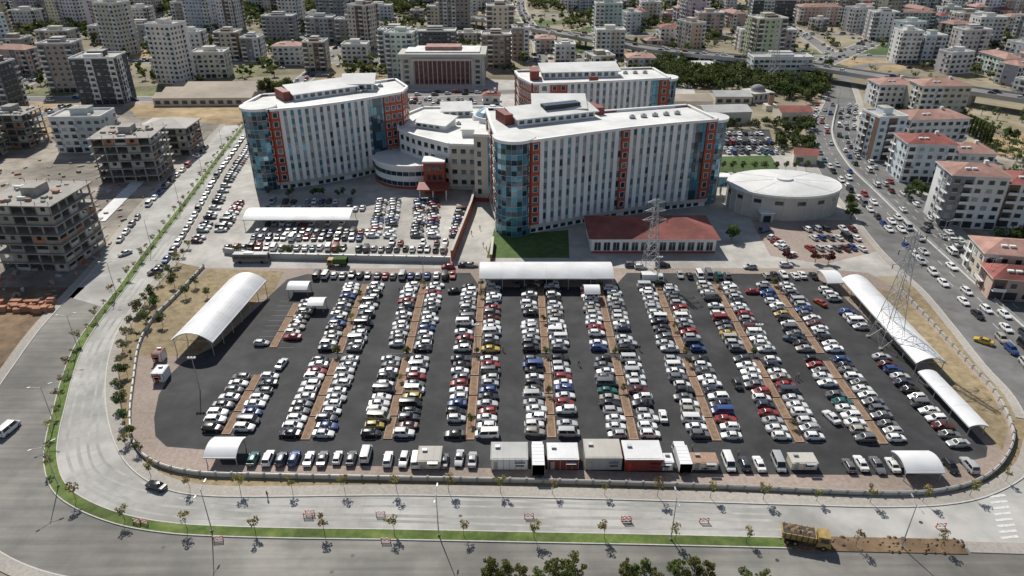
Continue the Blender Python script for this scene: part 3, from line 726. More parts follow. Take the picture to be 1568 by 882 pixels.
mb.prism(ring,0,9,'pil','roofw')
for i in range(n):
    a=ring[i];b=ring[(i+1)%n]
    d=Vector((b[0]-a[0],b[1]-a[1]));L=d.length;d=d/L
    if not(math.pi<2*math.pi*i/n<2*math.pi): continue
    for f in (1.2,5.2): mb.ob(a,tuple(d),.1,L-.1,0,.08,f,f+1.7,'glass2')
    mb.ob(a,tuple(d),-.1,L+.1,0,.9,8.6,9.7,'pil'); mb.ob(a,tuple(d),0,L,0,.3,0,1.0,'brick')
mb.obj('hospital_entrance_hall')
mb=MB(); mb.box(-34,-26,259.5,266,0,12.5,'brick'); mb.box(-34.3,-25.7,259.2,266.2,12.5,13.1,'pil')
for f in range(3):
    for x in (-32.8,-30.6,-28.4): mb.box(x,x+1.5,259.44,259.5,2+f*3.7,4+f*3.7,'glass2')
mb.hexa([(-36,252,4.0),(-24,252,4.0),(-24,259.2,4.6),(-36,259.2,4.6),(-36,252,4.4),(-24,252,4.4),(-24,259.2,5.0),(-36,259.2,5.0)],'dred')
for x in (-35,-30,-25): mb.tube((x,252.6,0),(x,252.6,4.1),.25,.25,8,'pil')
mb.obj('emergency_entrance')
# courthouse
mb=MB(); x0,x1,y0=-69,-17,448
mb.box(x0,x1,y0,y0+28,0,18,'concl'); mb.box(x0-1,x1+1,y0-1,y0+29,18,19.6,'concl'); mb.box(x0+3,x1-3,y0+3,y0+25,19.6,20.4,'roofw')
mb.box(x0+15,x1-15,y0+8,y0+20,20.4,22.5,'tile2')
mb.box(x0+8.2,x1-8.2,y0-.3,y0-.01,1.5,15.5,'dred')
for i in range(13):
    x=x0+8.6+i*2.85; mb.box(x-.22,x+.22,y0-.9,y0-.3,.5,15.6,'concl')
    for f in range(4): 
        if i<12: mb.box(x+.6,x+2.2,y0-.38,y0-.3,2.6+f*3.3,4.4+f*3.3,'win')
mb.box(x0+7,x1-7,y0-1.2,y0-.01,15.6,17.0,'concl'); mb.box(x0+6,x1-6,y0-2.6,y0-.9,0,.5,'concl')
for x in (x0,x0+6.5,x1-8.1,x1-1.6): mb.box(x,x+1.6,y0-.9,y0-.01,0,15.5,'concl')
for x in (x0+2.5,x1-5.5):
    for f in range(5): mb.box(x,x+2.6,y0-.1,y0-.01,1.5+f*3.2,3.4+f*3.2,'win')
for yy in range(6):
    for f in range(5):
        for xx in (x0-.1,x1): mb.box(xx,xx+.1,y0+2+yy*4.3,y0+4+yy*4.3,1.5+f*3.4,3.4+f*3.4,'win')
mb.obj('courthouse_building')
mb=MB(); c=(100,246.5)
mb.cyl(c,20,20,0,8.6,32,'concl',ry=.72); mb.cyl(c,20.6,20.6,8.6,9.4,32,'pil','roofw',ry=.72)
mb.cyl(c,19.5,4,9.45,10.6,32,'roofw','roofw',ry=.72); mb.cyl(c,3,3,10.6,11.2,16,'pil','roofw',ry=.8)
for i in range(32):
    a=2*math.pi*(i)/32
    x,y=c[0]+math.cos(a)*20.05,c[1]+math.sin(a)*20.05*.72
    mb.box(x-.12,x+.12,y-.12,y+.12,0,8.6,'beige')
    if i%4==0:
        p1=(c[0]+math.cos(a)*19.4,c[1]+math.sin(a)*19.4*.72); p2=(c[0]+math.cos(a)*4.2,c[1]+math.sin(a)*4.2*.72)
        mb.tube((*p1,9.48),(*p2,10.62),.05,.05,4,'roofw')
    if i%2==0: 
        b=2*math.pi*(i+1)/32; x2,y2=c[0]+math.cos(b)*20.0,c[1]+math.sin(b)*20.0*.72
        d=Vector((x2-x,y2-y));L=d.length;d/=L; mb.ob((x,y),tuple(d),.5,L-.5,-.02,.06,5.8,7.2,'win')
mb.box(88,92.5,231.3,235,0,3.2,'concl'); mb.box(87.6,92.9,231,235,3.2,3.5,'pil'); mb.box(89,91.6,231.25,231.3,0,2.5,'glass2')
mb.obj('round_conference_hall')
mb=MB(); mb.box(73,84,257,261,4,7.5,'glass1'); mb.box(72.8,84,256.8,261.2,7.5,7.9,'pil'); mb.box(72.8,84,256.8,261.2,3.6,4,'pil')
for x in (76,81): mb.box(x-.3,x+.3,258.5,259.5,0,3.6,'concl')
for i in range(6): mb.box(73+i*2.1,73.12+i*2.1,256.9,257,4,7.5,'pil')
mb.obj('skybridge')
def hip(mb,x0,x1,y0,y1,z,h,k,ov=.8):
    x0-=ov;x1+=ov;y0-=ov;y1+=ov
    mb.box(x0,x1,y0,y1,z,z+.25,'acc_w')
    z+=.25
    A,B,C,D=(x0,y0,z),(x1,y0,z),(x1,y1,z),(x0,y1,z)
    if (x1-x0)>(y1-y0):
        m=(y1-y0)/2; r=[(x0+m,(y0+y1)/2,z+h),(x1-m,(y0+y1)/2,z+h)]
        mb.face([A,B,r[1],r[0]],k);mb.face([B,C,r[1]],k);mb.face([C,D,r[0],r[1]],k);mb.face([D,A,r[0]],k)
    else:
        m=(x1-x0)/2; r=[((x0+x1)/2,y0+m,z+h),((x0+x1)/2,y1-m,z+h)]
        mb.face([A,B,r[0]],k);mb.face([B,C,r[1],r[0]],k);mb.face([C,D,r[1]],k);mb.face([D,A,r[0],r[1]],k)
mb=MB(); mb.box(-20,20,0,18,0,5,'pil'); hip(mb,-20,20,0,18,5,3.4,'tile',1.0)
for i in range(13):
    x=-19+i*3.0; mb.box(x,x+2.0,-.06,-.005,1.0,3.8,'win'); mb.box(x-.12,x+2.12,-.14,-.005,.85,1.0,'concl'); mb.box(x+.95,x+1.05,-.1,-.06,1,3.8,'acc_w')
mb.box(-20,20,-.2,-.005,0,.7,'brick'); mb.box(-1.5,1.5,-1.6,-.2,0,.2,'conc')
for i in range(5): mb.box(20.005,20.06,2+i*3.2,4+i*3.2,1,3.6,'win')
mb.obj('red_roof_clinic',(45.5,205.8,0),.0)
# ---------------------------------------------------------------- generic buildings
def apt(w,d,fl,style,rng,fh=3.05):
    mb=MB(); h=fl*fh+.6; 
    mb.box(-w/2,w/2,-d/2,d/2,0,h,'wall')
    acc=rng.choice(['acc_b','acc_g','acc_w','acc_w','acc_w','acc_g'])
    sides=[((-w/2,-d/2),(1,0),w),((w/2,-d/2),(0,1),d),((w/2,d/2),(-1,0),w),((-w/2,d/2),(0,-1),d)]
    bw=rng.uniform(.6,1.0)
    for si,(P,dd,L) in enumerate(sides):
        k=max(2,int(L/3.4)); m=L/k
        bal=set(rng.sample(range(k),max(1,k//3))) if style!='office' else set()
        if si%2==0 and k>=4: bal={0,k-1} if rng.random()<.6 else bal
        blank=rng.randrange(k) if si%2 else -1
        strip_i=rng.randrange(k)
        for i in range(k):
            c=(i+.5)*m
            if i in bal: mb.ob(P,dd,c-m*.46,c+m*.46,0,.12,.3,h-.1,acc)
            elif i==strip_i and rng.random()<.6: mb.ob(P,dd,c-m*.5,c+m*.5,0,.08,.3,h-.1,acc)
            if i==blank and i not in bal: continue
            for f in range(fl):
                z=.9+f*fh
                if i in bal and f>0:
                    mb.wq(P,dd,c-1.1,c+1.1,.15,z-.5,z+1.5,'win')
                    mb.ob(P,dd,c-m*.46,c+m*.46,.12,1.3,z-.85,z-.7,'acc_w')
                    mb.ob(P,dd,c-m*.46,c+m*.46,1.22,1.3,z-.7,z+.15,'acc_w' if rng.random()<.85 else 'acc_g')
                elif f==0 and si==0 and rng.random()<.6:
                    mb.wq(P,dd,c-m*.42,c+m*.42,.13,.3,2.7,'win')
                else:
                    ww=bw if style!='office' else m*.4
                    mb.wq(P,dd,c-ww,c+ww,.13,z,z+1.45,'win' if rng.random()<.8 else 'glass5')
                    mb.ob(P,dd,c-ww-.12,c+ww+.12,.0,.22,z-.14,z-.02,'acc_w')
    if style=='hip':
        hip(mb,-w/2,w/2,-d/2,d/2,h,2.4,rng.choice(['tile','tile2','tile2']),.7)
        mb.box(w*.15,w*.15+1.2,-.6,.6,h+1,h+3.6,'acc_w')
        for i in range(2): mb.box(-w*.25+i*2.2,-w*.25+1.6+i*2.2,-d*.3,-d*.3+1,h+.9,h+1.9,'acc_w')
    else:
        for P,dd,L in sides: mb.ob(P,dd,-.0,L,-.25,.18,h,h+.9,'acc_w')
        mb.box(-w/2+.3,w/2-.3,-d/2+.3,d/2-.3,h,h+.1,'flat')
        mb.box(-w*.18,w*.16,-d*.15,d*.25,h+.1,h+2.9,'wall'); mb.box(-w*.2,w*.18,-d*.17,d*.27,h+2.9,h+3.1,'flat')
        if rng.random()<.5: mb.box(-w*.2,w*.18,-d*.4,-d*.18,h+.1,h+2.2,acc)
        for i in range(5):
            x=rng.uniform(-w*.4,w*.35);y=rng.uniform(-d*.4,d*.35); mb.box(x,x+1.2,y,y+.9,h+.1,h+1.1,rng.choice(['metal','acc_w']))
        mb.tube((0,0,h+3),(0,0,h+5),.06,.04,4,'metal')
    return mb
def frame(w,d,fl,rng,fh=3.1,fill=.35,hiproof=False):
    mb=MB(); nx=max(3,round(w/4.2)); ny=max(3,round(d/4.2))
    for f in range(fl+1):
        z=f*fh; mb.box(-w/2-(.9 if f else 0),w/2+(.9 if f else 0),-d/2-(.9 if f else 0),d/2+(.9 if f else 0),z-.28 if f else 0,z+.02 if f else .1,'conc')
    for f in range(fl):
        for i in range(nx+1):
            for j in range(ny+1):
                x=-w/2+.25+(w-.5)*i/nx;y=-d/2+.25+(d-.5)*j/ny
                if 0<i<nx and 0<j<ny and (i+j)%2: continue
                mb.box(x-.22,x+.22,y-.22,y+.22,f*fh+.02,(f+1)*fh-.28,'conc')
        for i in range(nx):
            for yy in (-d/2+.05,d/2-.3):
                if rng.random()<fill:
                    x=-w/2+.25+(w-.5)*i/nx+.22; x2=x+(w-.5)/nx-.44; k=rng.choice(['conc','conc','concl','infill'])
                    mb.box(x,x2,yy,yy+.2,f*fh+.02,f*fh+1.1,k)
                    if rng.random()<.7: mb.box(x,x+(x2-x)*.3,yy,yy+.2,f*fh+1.1,(f+1)*fh-.28,k); mb.box(x+(x2-x)*.7,x2,yy,yy+.2,f*fh+1.1,(f+1)*fh-.28,k)
        for j in range(ny):
            for xx in (-w/2+.05,w/2-.3):
                if rng.random()<fill+.1:
                    y=-d/2+.25+(d-.5)*j/ny+.22; y2=y+(d-.5)/ny-.44; k=rng.choice(['conc','concl','infill'])
                    mb.box(xx,xx+.2,y,y2,f*fh+.02,f*fh+1.2,k)
                    if rng.random()<.6: mb.box(xx,xx+.2,y,y+(y2-y)*.35,f*fh+1.2,(f+1)*fh-.28,k)
        mb.box(-2,2,-2.5,2.5,f*fh+.02,(f+1)*fh-.28,'conc')
    z=fl*fh
    if hiproof: hip(mb,-w/2,w/2,-d/2,d/2,z+.02,2.2,'concl',.9)
    else:
        mb.box(-2.4,2.4,-3,3,z+.02,z+2.7,'conc')
        for _ in range(26):
            x=rng.uniform(-w*.45,w*.4);y=rng.uniform(-d*.45,d*.4);mb.box(x,x+rng.uniform(.5,2.5),y,y+rng.uniform(.4,1.4),z+.02,z+rng.uniform(.2,1.),rng.choice(['infill','shed','conc','terra','acc_w']))
        for i in range(nx+1):
            for yy in (-d/2+.3,d/2-.3): x=-w/2+.25+(w-.5)*i/nx; mb.box(x-.06,x+.06,yy-.06,yy+.06,z,z+1.0,'dark')
    return mb
placed=[]
def site_b(ul,ur,vt,vb,kind,color=(.5,.5,.48),depth=15,rot=0,name='apartment_building'):
    xc,Y=S((ul+ur)/2,vb); w=abs(S(ur,vb)[0]-S(ul,vb)[0]); z=max(3.2,hgt(vt,Y)); rng=random.Random(int(ul*7+vb))
    fl=max(1,round(z/3.05)); placed.append((xc,Y+depth/2,max(w,depth)*.62))
    if kind=='frame': mb=frame(w,depth,fl,rng)
    elif kind=='frameh': mb=frame(w,depth,fl,rng,hiproof=True,fill=.7)
    else: mb=apt(w,depth,fl,kind,rng)
    return mb.obj(name,(xc,Y+depth/2,0),rot,color)
W_=(.70,.70,.68);B_=(.58,.52,.42);G_=(.32,.32,.33);BR=(.36,.28,.23);PK=(.55,.40,.34);BL=(.52,.58,.64);CR=(.64,.59,.48);DG=(.10,.105,.11)
site_b(8,112,308,415,'frame',depth=20,name='unfinished_building',rot=-.05)
site_b(155,240,214,280,'frame',depth=18,name='unfinished_building',rot=.1)
site_b(222,292,192,238,'frameh',depth=16,name='unfinished_building')
site_b(90,165,182,234,'flat',(.55,.62,.62),15,.05); site_b(-10,48,180,227,'frame',depth=15,name='unfinished_building')
site_b(-90,-20,200,250,'frame',depth=15,name='unfinished_building')
for r in [(124,188,88,160,'flat',DG,18,.1),(78,126,66,142,'flat',(.45,.38,.33),14,.1),(-8,20,105,172,'flat',DG,15),(298,347,82,120,'flat',CR,15,.1),
 (275,312,55,92,'flat',W_),(334,368,50,92,'flat',B_),(373,400,60,94,'flat',W_),(192,240,42,70,'flat',G_),(60,110,48,74,'flat',B_),(240,272,62,86,'hip',PK),
 (405,452,28,62,'flat',G_),(420,462,70,100,'hip',W_),(468,500,70,110,'flat',B_),(472,512,28,65,'flat',(.42,.44,.46)),(516,560,30,68,'flat',G_),(525,563,74,98,'flat',W_),
 (583,630,46,105,'flat',(.66,.69,.71)),(636,698,48,82,'flat',DG),(738,782,54,105,'flat',BR,15),(784,810,46,92,'flat',BR),(850,880,72,98,'flat',W_),
 (910,950,10,60,'flat',(.45,.56,.52)),(912,955,50,88,'flat',CR),(960,1002,92,112,'hip',PK),(1010,1045,45,68,'hip',W_),(1066,1105,20,56,'flat',PK),
 (1150,1220,2,32,'flat',DG),(1132,1215,48,80,'flat',(.45,.37,.32)),(1222,1285,12,38,'hip',PK),(1332,1368,20,62,'flat',W_),(1372,1402,50,98,'flat',W_),(1408,1440,54,98,'flat',BL),
 (1458,1500,22,64,'flat',BR),(1490,1530,30,72,'flat',W_),(1525,1570,2,32,'flat',PK),(1340,1398,135,166,'hip',W_),(1402,1475,132,178,'hip',CR),
 (1328,1372,185,246,'flat',(.6,.66,.7),14,.1),(1376,1470,190,236,'hip',W_,16,.1),(1380,1450,228,280,'hip',(.62,.69,.72),14,-.1),(1452,1515,235,270,'hip',W_,14,-.1),
 (1443,1522,278,350,'hip',(.68,.68,.67),14,-.15),(1530,1600,285,350,'hip',W_,14,-.15),(1505,1600,395,438,'hip',B_,12,-.2),(1520,1600,435,462,'hip',PK,9,-.2),
 (1150,1240,94,120,'office',W_,14),(0,40,60,88,'flat',BR),(140,185,45,66,'flat',CR),
 (740,765,150,166,'hip',W_,8),(655,700,14,44,'flat',CR),(700,730,0,30,'flat',W_),(820,850,60,80,'hip',PK),(560,600,8,30,'flat',BL),(1040,1075,2,30,'flat',CR),(980,1010,4,36,'flat',B_),(200,230,15,40,'flat',W_),(20,60,20,45,'flat',W_)]:
    site_b(*r)
def shed(ul,ur,vt,vb,depth,k,rot=0,kw='beige',nm='warehouse'):
    xc,Y=S((ul+ur)/2,vb); w=S(ur,vb)[0]-S(ul,vb)[0]; h=max(3,hgt(vt,Y)); mb=MB()
    n=max(1,round(depth/14)); dd=depth/n
    for i in range(n):
        a=i*dd
        mb.hexa([(-w/2,a,0),(w/2,a,0),(w/2,a+dd,0),(-w/2,a+dd,0),(-w/2,a,h),(w/2,a,h),(w/2,a+dd,h),(-w/2,a+dd,h)],kw,skip=(1,))
        for s0,s1,z0,z1 in ((a-.2,a+dd/2,h,h+1.8),(a+dd/2,a+dd+.1,h+1.8,h)):
            mb.face([(-w/2-.5,s0,z0+.02),(w/2+.5,s0,z0+.02),(w/2+.5,s1,z1+.02),(-w/2-.5,s1,z1+.02)],k)
        for x in (-w/2,w/2): mb.face([(x,a,h),(x,a+dd,h),(x,a+dd/2,h+1.8)],kw)
    m=int(w/5)
    for i in range(m): mb.box(-w/2+i*5+1,-w/2+i*5+4,-.05,-.005,1,h-.8 if h<4 else 3,'win')
    mb.obj(nm,(xc,Y,0),rot); placed.append((xc,Y+depth/2,max(w,depth)*.6))
shed(237,385,150,162,42,'shed',.03)
shed(1022,1090,155,172,18,'shed'); shed(1078,1150,172,190,16,'steelroof',.1); shed(1095,1150,148,160,16,'steelroof'); shed(1195,1242,172,188,14,'tile'); shed(1060,1130,100,108,14,'roofw')
shed(1060,1100,185,196,10,'tile'); shed(1215,1248,238,252,10,'tile',-.3)
mb=MB(); mb.box(-7,7,-7,7,0,5,'concl'); 
def dome(mb,c,r,z,k,n=16,m=6):
    for j in range(m):
        a=j/m*math.pi/2;b=(j+1)/m*math.pi/2
        mb.cyl(c,r*math.cos(a),max(.01,r*math.cos(b)),z+r*.7*math.sin(a),z+r*.7*math.sin(b),n,k,cap=False)
mb.cyl((0,0),4.2,4.2,5,5.8,16,'concl'); dome(mb,(0,0),4.0,5.8,'acc_g')
for i in range(4): mb.box(-6+i*3.2,-4.6+i*3.2,-7.05,-7.0,1.5,4.0,'win')
mb.obj('small_domed_mosque',(*S(1158,152),0),.3)
placed+= [(*S(1158,152),12)]
mb=MB(); mb.cyl((0,0),1.6,1.2,0,9,14,'terra'); mb.cyl((0,0),1.4,1.4,8.4,9.2,14,'dark'); mb.box(-3,3,-3,3,0,3,'beige'); mb.obj('brick_chimney',(*S(1178,168),0))
deck=cat(SL([(700,22),(800,40),(900,58),(1010,76),(1130,88),(1250,102),(1400,125),(1568,150),(1750,178)],7.5),5)
mb=MB(); strip(mb,deck,-7.5,7.5,6.0,7.5,'farroad','concl')
for o in (-7.6,7.3): strip(mb,deck,o,o+.3,7.5,8.5,'concl')
for p,d in along(deck,28,8):
    n=(-d[1],d[0])
    for s in (-3.5,3.5): mb.cyl((p[0]+n[0]*s,p[1]+n[1]*s),.9,.9,0,6.0,10,'concl')
    mb.ob(p,n,-5,5,-.8,.8,5.0,6.0,'concl')
mb.obj('highway_overpass')
ramp=cat(SL([(1290,150),(1292,128),(1300,112),(1330,100),(1400,98),(1500,108)]),5)
mb=MB(); strip(mb,ramp,-4,4,0,.05,'farroad'); mb.obj('slip_road')
for o in (-3.4,3.4):
    for p,d in along(off(deck,o),14,4):
        if R.random()<.6: car(*p,math.atan2(d[1],d[0]),'driving_car',z=7.5)
# city fill
R2=random.Random(21)
temps=[]
for fl,w,d,st in ((8,18,16,'flat'),(10,20,17,'flat'),(12,19,18,'flat'),(6,20,14,'flat'),(5,17,13,'flat'),(9,26,15,'flat'),(4,14,12,'hip'),(5,16,13,'hip'),(3,12,11,'hip'),(4,24,12,'hip'),(6,18,14,'hip'),(2,11,9,'hip'),(7,15,15,'flat'),(13,20,20,'flat'),(5,30,12,'hip'),(15,19,18,'flat'),(4,16,13,'flat'),(3,14,12,'flat'),(8,30,14,'hip'),(9,17,15,'flat'),(2,22,12,'flat'),(11,24,14,'flat')):
    temps.append((apt(w,d,fl,st,R2).mesh('apartment_building'),fl,max(w,d),st))
farroads=[]
rm=MB(); zz=.034
def street(a,b,w):
    global zz
    pts=[tuple(Vector(a).lerp(Vector(b),t/20)) for t in range(21)]
    pts=[(p[0]+(5*math.sin(p[1]*.013) if abs(b[1]-a[1])>200 else 0),p[1]+(6*math.sin(p[0]*.01) if abs(b[1]-a[1])<200 else 0)) for p in pts]
    strip(rm,pts,-w/2-2,w/2+2,0,zz,'sidewalk'); strip(rm,pts,-w/2,w/2,0,zz+.02,'farroad'); farroads.append((pts,w)); zz+=.003
for a,b,w in (((-700,395),(-110,425),11),((-110,425),(80,440),10),((-900,520),(900,560),10),((-900,640),(1000,660),12),((-1000,780),(1000,770),10),((-1200,940),(1200,930),12),((-1500,1150),(1500,1150),12),
 ((-130,405),(-180,1100),9),((-300,400),(-420,1200),9),((-480,470),(-700,1200),9),((20,450),(10,1200),9),((240,560),(330,1200),10),((420,400),(620,1200),10),((560,300),(900,900),10),((-280,250),(-250,400),8),((185,470),(330,650),14)):
    street(a,b,w)
rm.obj('city_streets')
def droad(p,pts,w):
    for i in range(len(pts)-1):
        a=pts[i];b=pts[i+1];dx=b[0]-a[0];dy=b[1]-a[1];qx=p[0]-a[0];qy=p[1]-a[1]
        t=max(0,min(1,(qx*dx+qy*dy)/(dx*dx+dy*dy+1e-9)))
        if math.hypot(qx-dx*t,qy-dy*t)<w: return True
    return False
excl=[SL([(350,200),(400,128),(620,118),(620,80),(750,80),(760,118),(1060,118),(1090,150),(1250,150),(1230,290),(600,330)]),
      SL([(1225,260),(1262,100),(1320,100),(1330,240)]),
      SL([(190,190),(195,130),(400,125),(400,200)]), SL([(-900,480),(-300,250),(-60,165),(60,155),(250,165),(350,200),(100,480)]),
      SL([(960,152),(965,98),(1075,92),(1270,105),(1262,155)]), SL([(1300,100),(1490,120),(1900,300),(1900,700),(1500,480),(1330,250)])]
pm=MB(); zz=.006
for _ in range(150):
    y=R2.uniform(360,1100); x=R2.uniform(-.8*y,.8*y); 
    if any(inpoly((x,y),e) for e in excl[:2]+excl[3:4]+excl[5:]): continue
    w=R2.uniform(12,40);d=R2.uniform(10,26);zz+=.00015
    pm.face([(x+math.cos(t)*w*(1+.25*math.sin(3*t+x)),y+math.sin(t)*d*(1+.2*math.cos(2*t+y)),zz) for t in [i*2*math.pi/14 for i in range(14)]],R2.choice(['scrub','scrub','field','lawn','dirt']))
for pg,k in ((SL([(1340,190),(1480,200),(1568,230),(1650,330),(1568,390),(1440,330),(1370,250)]),'dirt'),(SL([(1480,215),(1600,200),(1640,240),(1530,240)]),'field')):
    zz+=.003; pm.face([(*p,zz) for p in pg],k)
pm.obj('open_plots')
trees_far=[]
nb=0
wcols=[W_,W_,W_,W_,B_,CR,CR,BL,(.6,.58,.53),G_,BR,PK,(.45,.43,.4),(.66,.6,.5),(.5,.34,.27),(.72,.72,.7)]
y=335
while y<1500:
    cell=29 if y<1000 else 42
    xw=.8*y+120
    x=-xw
    while x<xw:
        px=x+R2.uniform(-8,8);py=y+R2.uniform(-8,8)
        x+=cell if x>0 else cell+5
        if any(inpoly((px,py),e) for e in excl): continue
        if droad((px,py),deck,22) or droad((px,py),ramp,14): continue
        if any(droad((px,py),pts,w/2+12) for pts,w in farroads): continue
        if any(math.hypot(px-a,py-b)<r+11 for a,b,r in placed): 
            continue
        open_=math.sin(px*.017+1)*math.cos(py*.021)+.35*math.sin(px*.05)
        dens=(.55 if px<-100 else .72)-(.4 if open_>.6 else 0)
        if R2.random()>dens:
            for _ in range(R2.randint(5,16)): trees_far.append((px+R2.uniform(-17,17),py+R2.uniform(-16,16),R2.uniform(.7,1.3)))
            continue
        tall=R2.random()<(.6 if px<100 else .28)
        c=[t for t in temps if (t[1]>=7)==tall and (px>0 or t[3]=='flat' or R2.random()<.25)] or temps
        t=R2.choice(c)
        place(t[0],'apartment_building' if t[1]>3 else 'house',(px,py,0),R2.choice([0,math.pi/2,math.pi])+.25*math.sin(px*.006)+R2.gauss(0,.1),[min(.78,q*R2.uniform(.88,1.15)) for q in R2.choice(wcols)],scale=(R2.uniform(.85,1.15),R2.uniform(.85,1.15),R2.uniform(.94,1.06))); nb+=1
        for _ in range(R2.randint(3,8)):
            a=R2.uniform(0,6.28); trees_far.append((px+math.cos(a)*16,py+math.sin(a)*15,R2.uniform(.5,1.05)))
    y+=cell+2
for pts,w in farroads:
    for o in (-w/2+1.2,w/2-1.2,1.8,-1.8):
        for p,d in along(off(pts,o),9,R.uniform(0,8)):
            if R.random()<.3 and 330<p[1]<900 and abs(p[0])<p[1]*.85: car(*p,math.atan2(d[1],d[0]),z=.1)
for _ in range(240):
    p=(R.uniform(-420,420),R.uniform(350,640))
    if any(inpoly(p,e) for e in excl) or any(math.hypot(p[0]-a,p[1]-b)<r+2 for a,b,r in placed) or droad(p,deck,8): continue
    car(*p,R.choice([0,1.57]),z=.03)
# ---------------------------------------------------------------- trees
def leaves(cl,n,size,rs):
    out=[];mi=[]
    for (x,y,z,r,m) in cl:
        p=rs.normal(size=(n,3)); p/=np.linalg.norm(p,axis=1)[:,None]; p*=(rs.uniform(.25,1,size=(n,1))**.5)*r; p[:,2]*=.8
        p+=np.array([x,y,z])
        u=rs.normal(size=(n,3));u/=np.linalg.norm(u,axis=1)[:,None]
        w=np.cross(u,rs.normal(size=(n,3)));w/=np.linalg.norm(w,axis=1)[:,None]
        s=size*rs.uniform(.6,1.3,size=(n,1))
        q=np.stack([p-u*s-w*s*.6,p+u*s-w*s*.6,p+u*s*.6+w*s*.6,p-u*s*.6+w*s*.6],1)
        out.append(q.reshape(-1,3)); 
        mm=np.full(n,m); fl=rs.rand(n)<.25; mm[fl]=rs.randint(0,3,fl.sum()); mi.append(mm)
    return np.concatenate(out),np.concatenate(mi)
def tree_mesh(name,h,cr,nc,nl,ls,seed,lm=('leafA','leafB','leafC'),th=.35,shape='round',tr=.12,cf=(.3,.5)):
    rs=np.random.RandomState(seed); mb=MB()
    mb.tube((0,0,0),(rs.normal()*.05*h*.3,rs.normal()*.05*h*.3,h*th),tr,tr*.7,7,'bark'); mb.tube((0,0,h*th),(0,0,h*.8),tr*.7,tr*.15,6,'bark')
    cl=[]
    for i in range(nc):
        a=rs.uniform(0,6.28); 
        if shape=='round': t=rs.uniform(0,1); rr=cr*math.sin(math.pi*(.2+.7*t))*rs.uniform(.35,.95); z=h*(th+.12+(1-th-.2)*t)
        else: t=i/nc; rr=cr*.35*rs.rand(); z=h*(.15+.8*t)
        x,y=math.cos(a)*rr,math.sin(a)*rr
        rad=(cr*rs.uniform(*cf)) if shape=='round' else cr*.55
        mb.tube((0,0,max(h*th*.8,z-rr*.8-.2)),(x,y,z),tr*.35,tr*.1,4,'bark')
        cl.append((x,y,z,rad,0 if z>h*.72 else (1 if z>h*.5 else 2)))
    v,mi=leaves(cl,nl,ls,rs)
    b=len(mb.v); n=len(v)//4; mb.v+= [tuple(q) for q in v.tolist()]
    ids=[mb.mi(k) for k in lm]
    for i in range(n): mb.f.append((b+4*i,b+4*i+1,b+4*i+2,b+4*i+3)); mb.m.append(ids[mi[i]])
    return mb.mesh(name)
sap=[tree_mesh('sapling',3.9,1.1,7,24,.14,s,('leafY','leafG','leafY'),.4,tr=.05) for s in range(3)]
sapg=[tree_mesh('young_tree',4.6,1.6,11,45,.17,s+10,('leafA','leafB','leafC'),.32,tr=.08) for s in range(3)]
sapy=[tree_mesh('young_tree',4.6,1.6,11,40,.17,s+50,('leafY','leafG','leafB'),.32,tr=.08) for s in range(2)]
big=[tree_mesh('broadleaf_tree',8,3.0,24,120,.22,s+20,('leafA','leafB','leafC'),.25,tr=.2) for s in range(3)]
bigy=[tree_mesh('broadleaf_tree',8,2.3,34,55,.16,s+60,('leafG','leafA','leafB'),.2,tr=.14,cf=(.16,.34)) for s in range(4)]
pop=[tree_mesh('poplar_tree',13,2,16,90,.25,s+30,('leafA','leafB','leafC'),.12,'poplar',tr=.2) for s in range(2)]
for p,d in along(off(inner,1.0)[78:],9.9,2): place(R.choice(sap),'sapling_tree',(*p,.15),R.uniform(0,6),scale=R.uniform(.85,1.2))
for p,d in along(med,12.4,3): place(R.choice(sap),'sapling_tree',(*p,.15),R.uniform(0,6),scale=R.uniform(.9,1.2))
for p,d in along(med[:66],12.4,9): place(R.choice(sap),'sapling_tree',(*p,.15),R.uniform(0,6),scale=R.uniform(.6,.9))
for u in (1310,1440): place(sap[0],'sapling_tree',(*S(u,838),.15),R.uniform(0,6),scale=1)
for p,d in along(off(inner,2.9)[26:76],6.2,0): place(R.choice(sapg+sapy+sapy),'young_tree',(*p,.03),R.uniform(0,6),scale=R.uniform(.6,1.0))
for p,d in along(off(wall,-1.5)[10:34],9,0): place(R.choice(sapg+sapy),'young_tree',(p[0],p[1],.03),R.uniform(0,6),scale=R.uniform(.4,.75))
for u,v,s in ((268,440,1.0),(285,455,.9),(240,480,1.25),(235,462,1.1),(225,500,1.1),(262,425,.9),(300,440,.8),(318,455,.7),(212,480,1),(250,500,.9)): place(R.choice(sapg),'broadleaf_tree',(*S(u,v),.05),R.uniform(0,6),scale=s)
for u,v,s in ((410,150,1.5),(425,152,1.3),(440,148,1.4),(1302,335,.8),(1120,368,.7),(1300,318,.7)): place(R.choice(big),'broadleaf_tree',(*S(u,v),.02),R.uniform(0,6),scale=s)
M['leafR']=mat('leaf_red',(.13,.04,.03),.7,.6,.3,transl=.3,rnd=.1)
rt=tree_mesh('plum_tree',4,1.7,12,70,.2,77,('leafR','leafR','leafR'),.3)
for u,v in ((1205,400),(1248,402),(1268,404)): place(rt,'plum_tree',(*S(u,v),.02),R.uniform(0,6))
for u,h in ((752,8.8),(772,8.2),(798,7.4),(824,7.0),(852,9.6),(876,9.9),(962,7.6),(985,7.9),(1005,7.2),(1040,8.2),(1064,9.2),(1085,7.8),(1140,7.0),(1172,6.8)):
    X=(u-784)*.103; place(R.choice(bigy),'broadleaf_tree',(X,77+R.uniform(-.8,.6),.15),R.uniform(0,6),scale=(h/8*.75,h/8*.75,h/8))
for _ in range(14): place(R.choice(sapg),'young_tree',(R.uniform(-104,-50),R.choice([255,257,204]),.02),R.uniform(0,6),scale=.8)
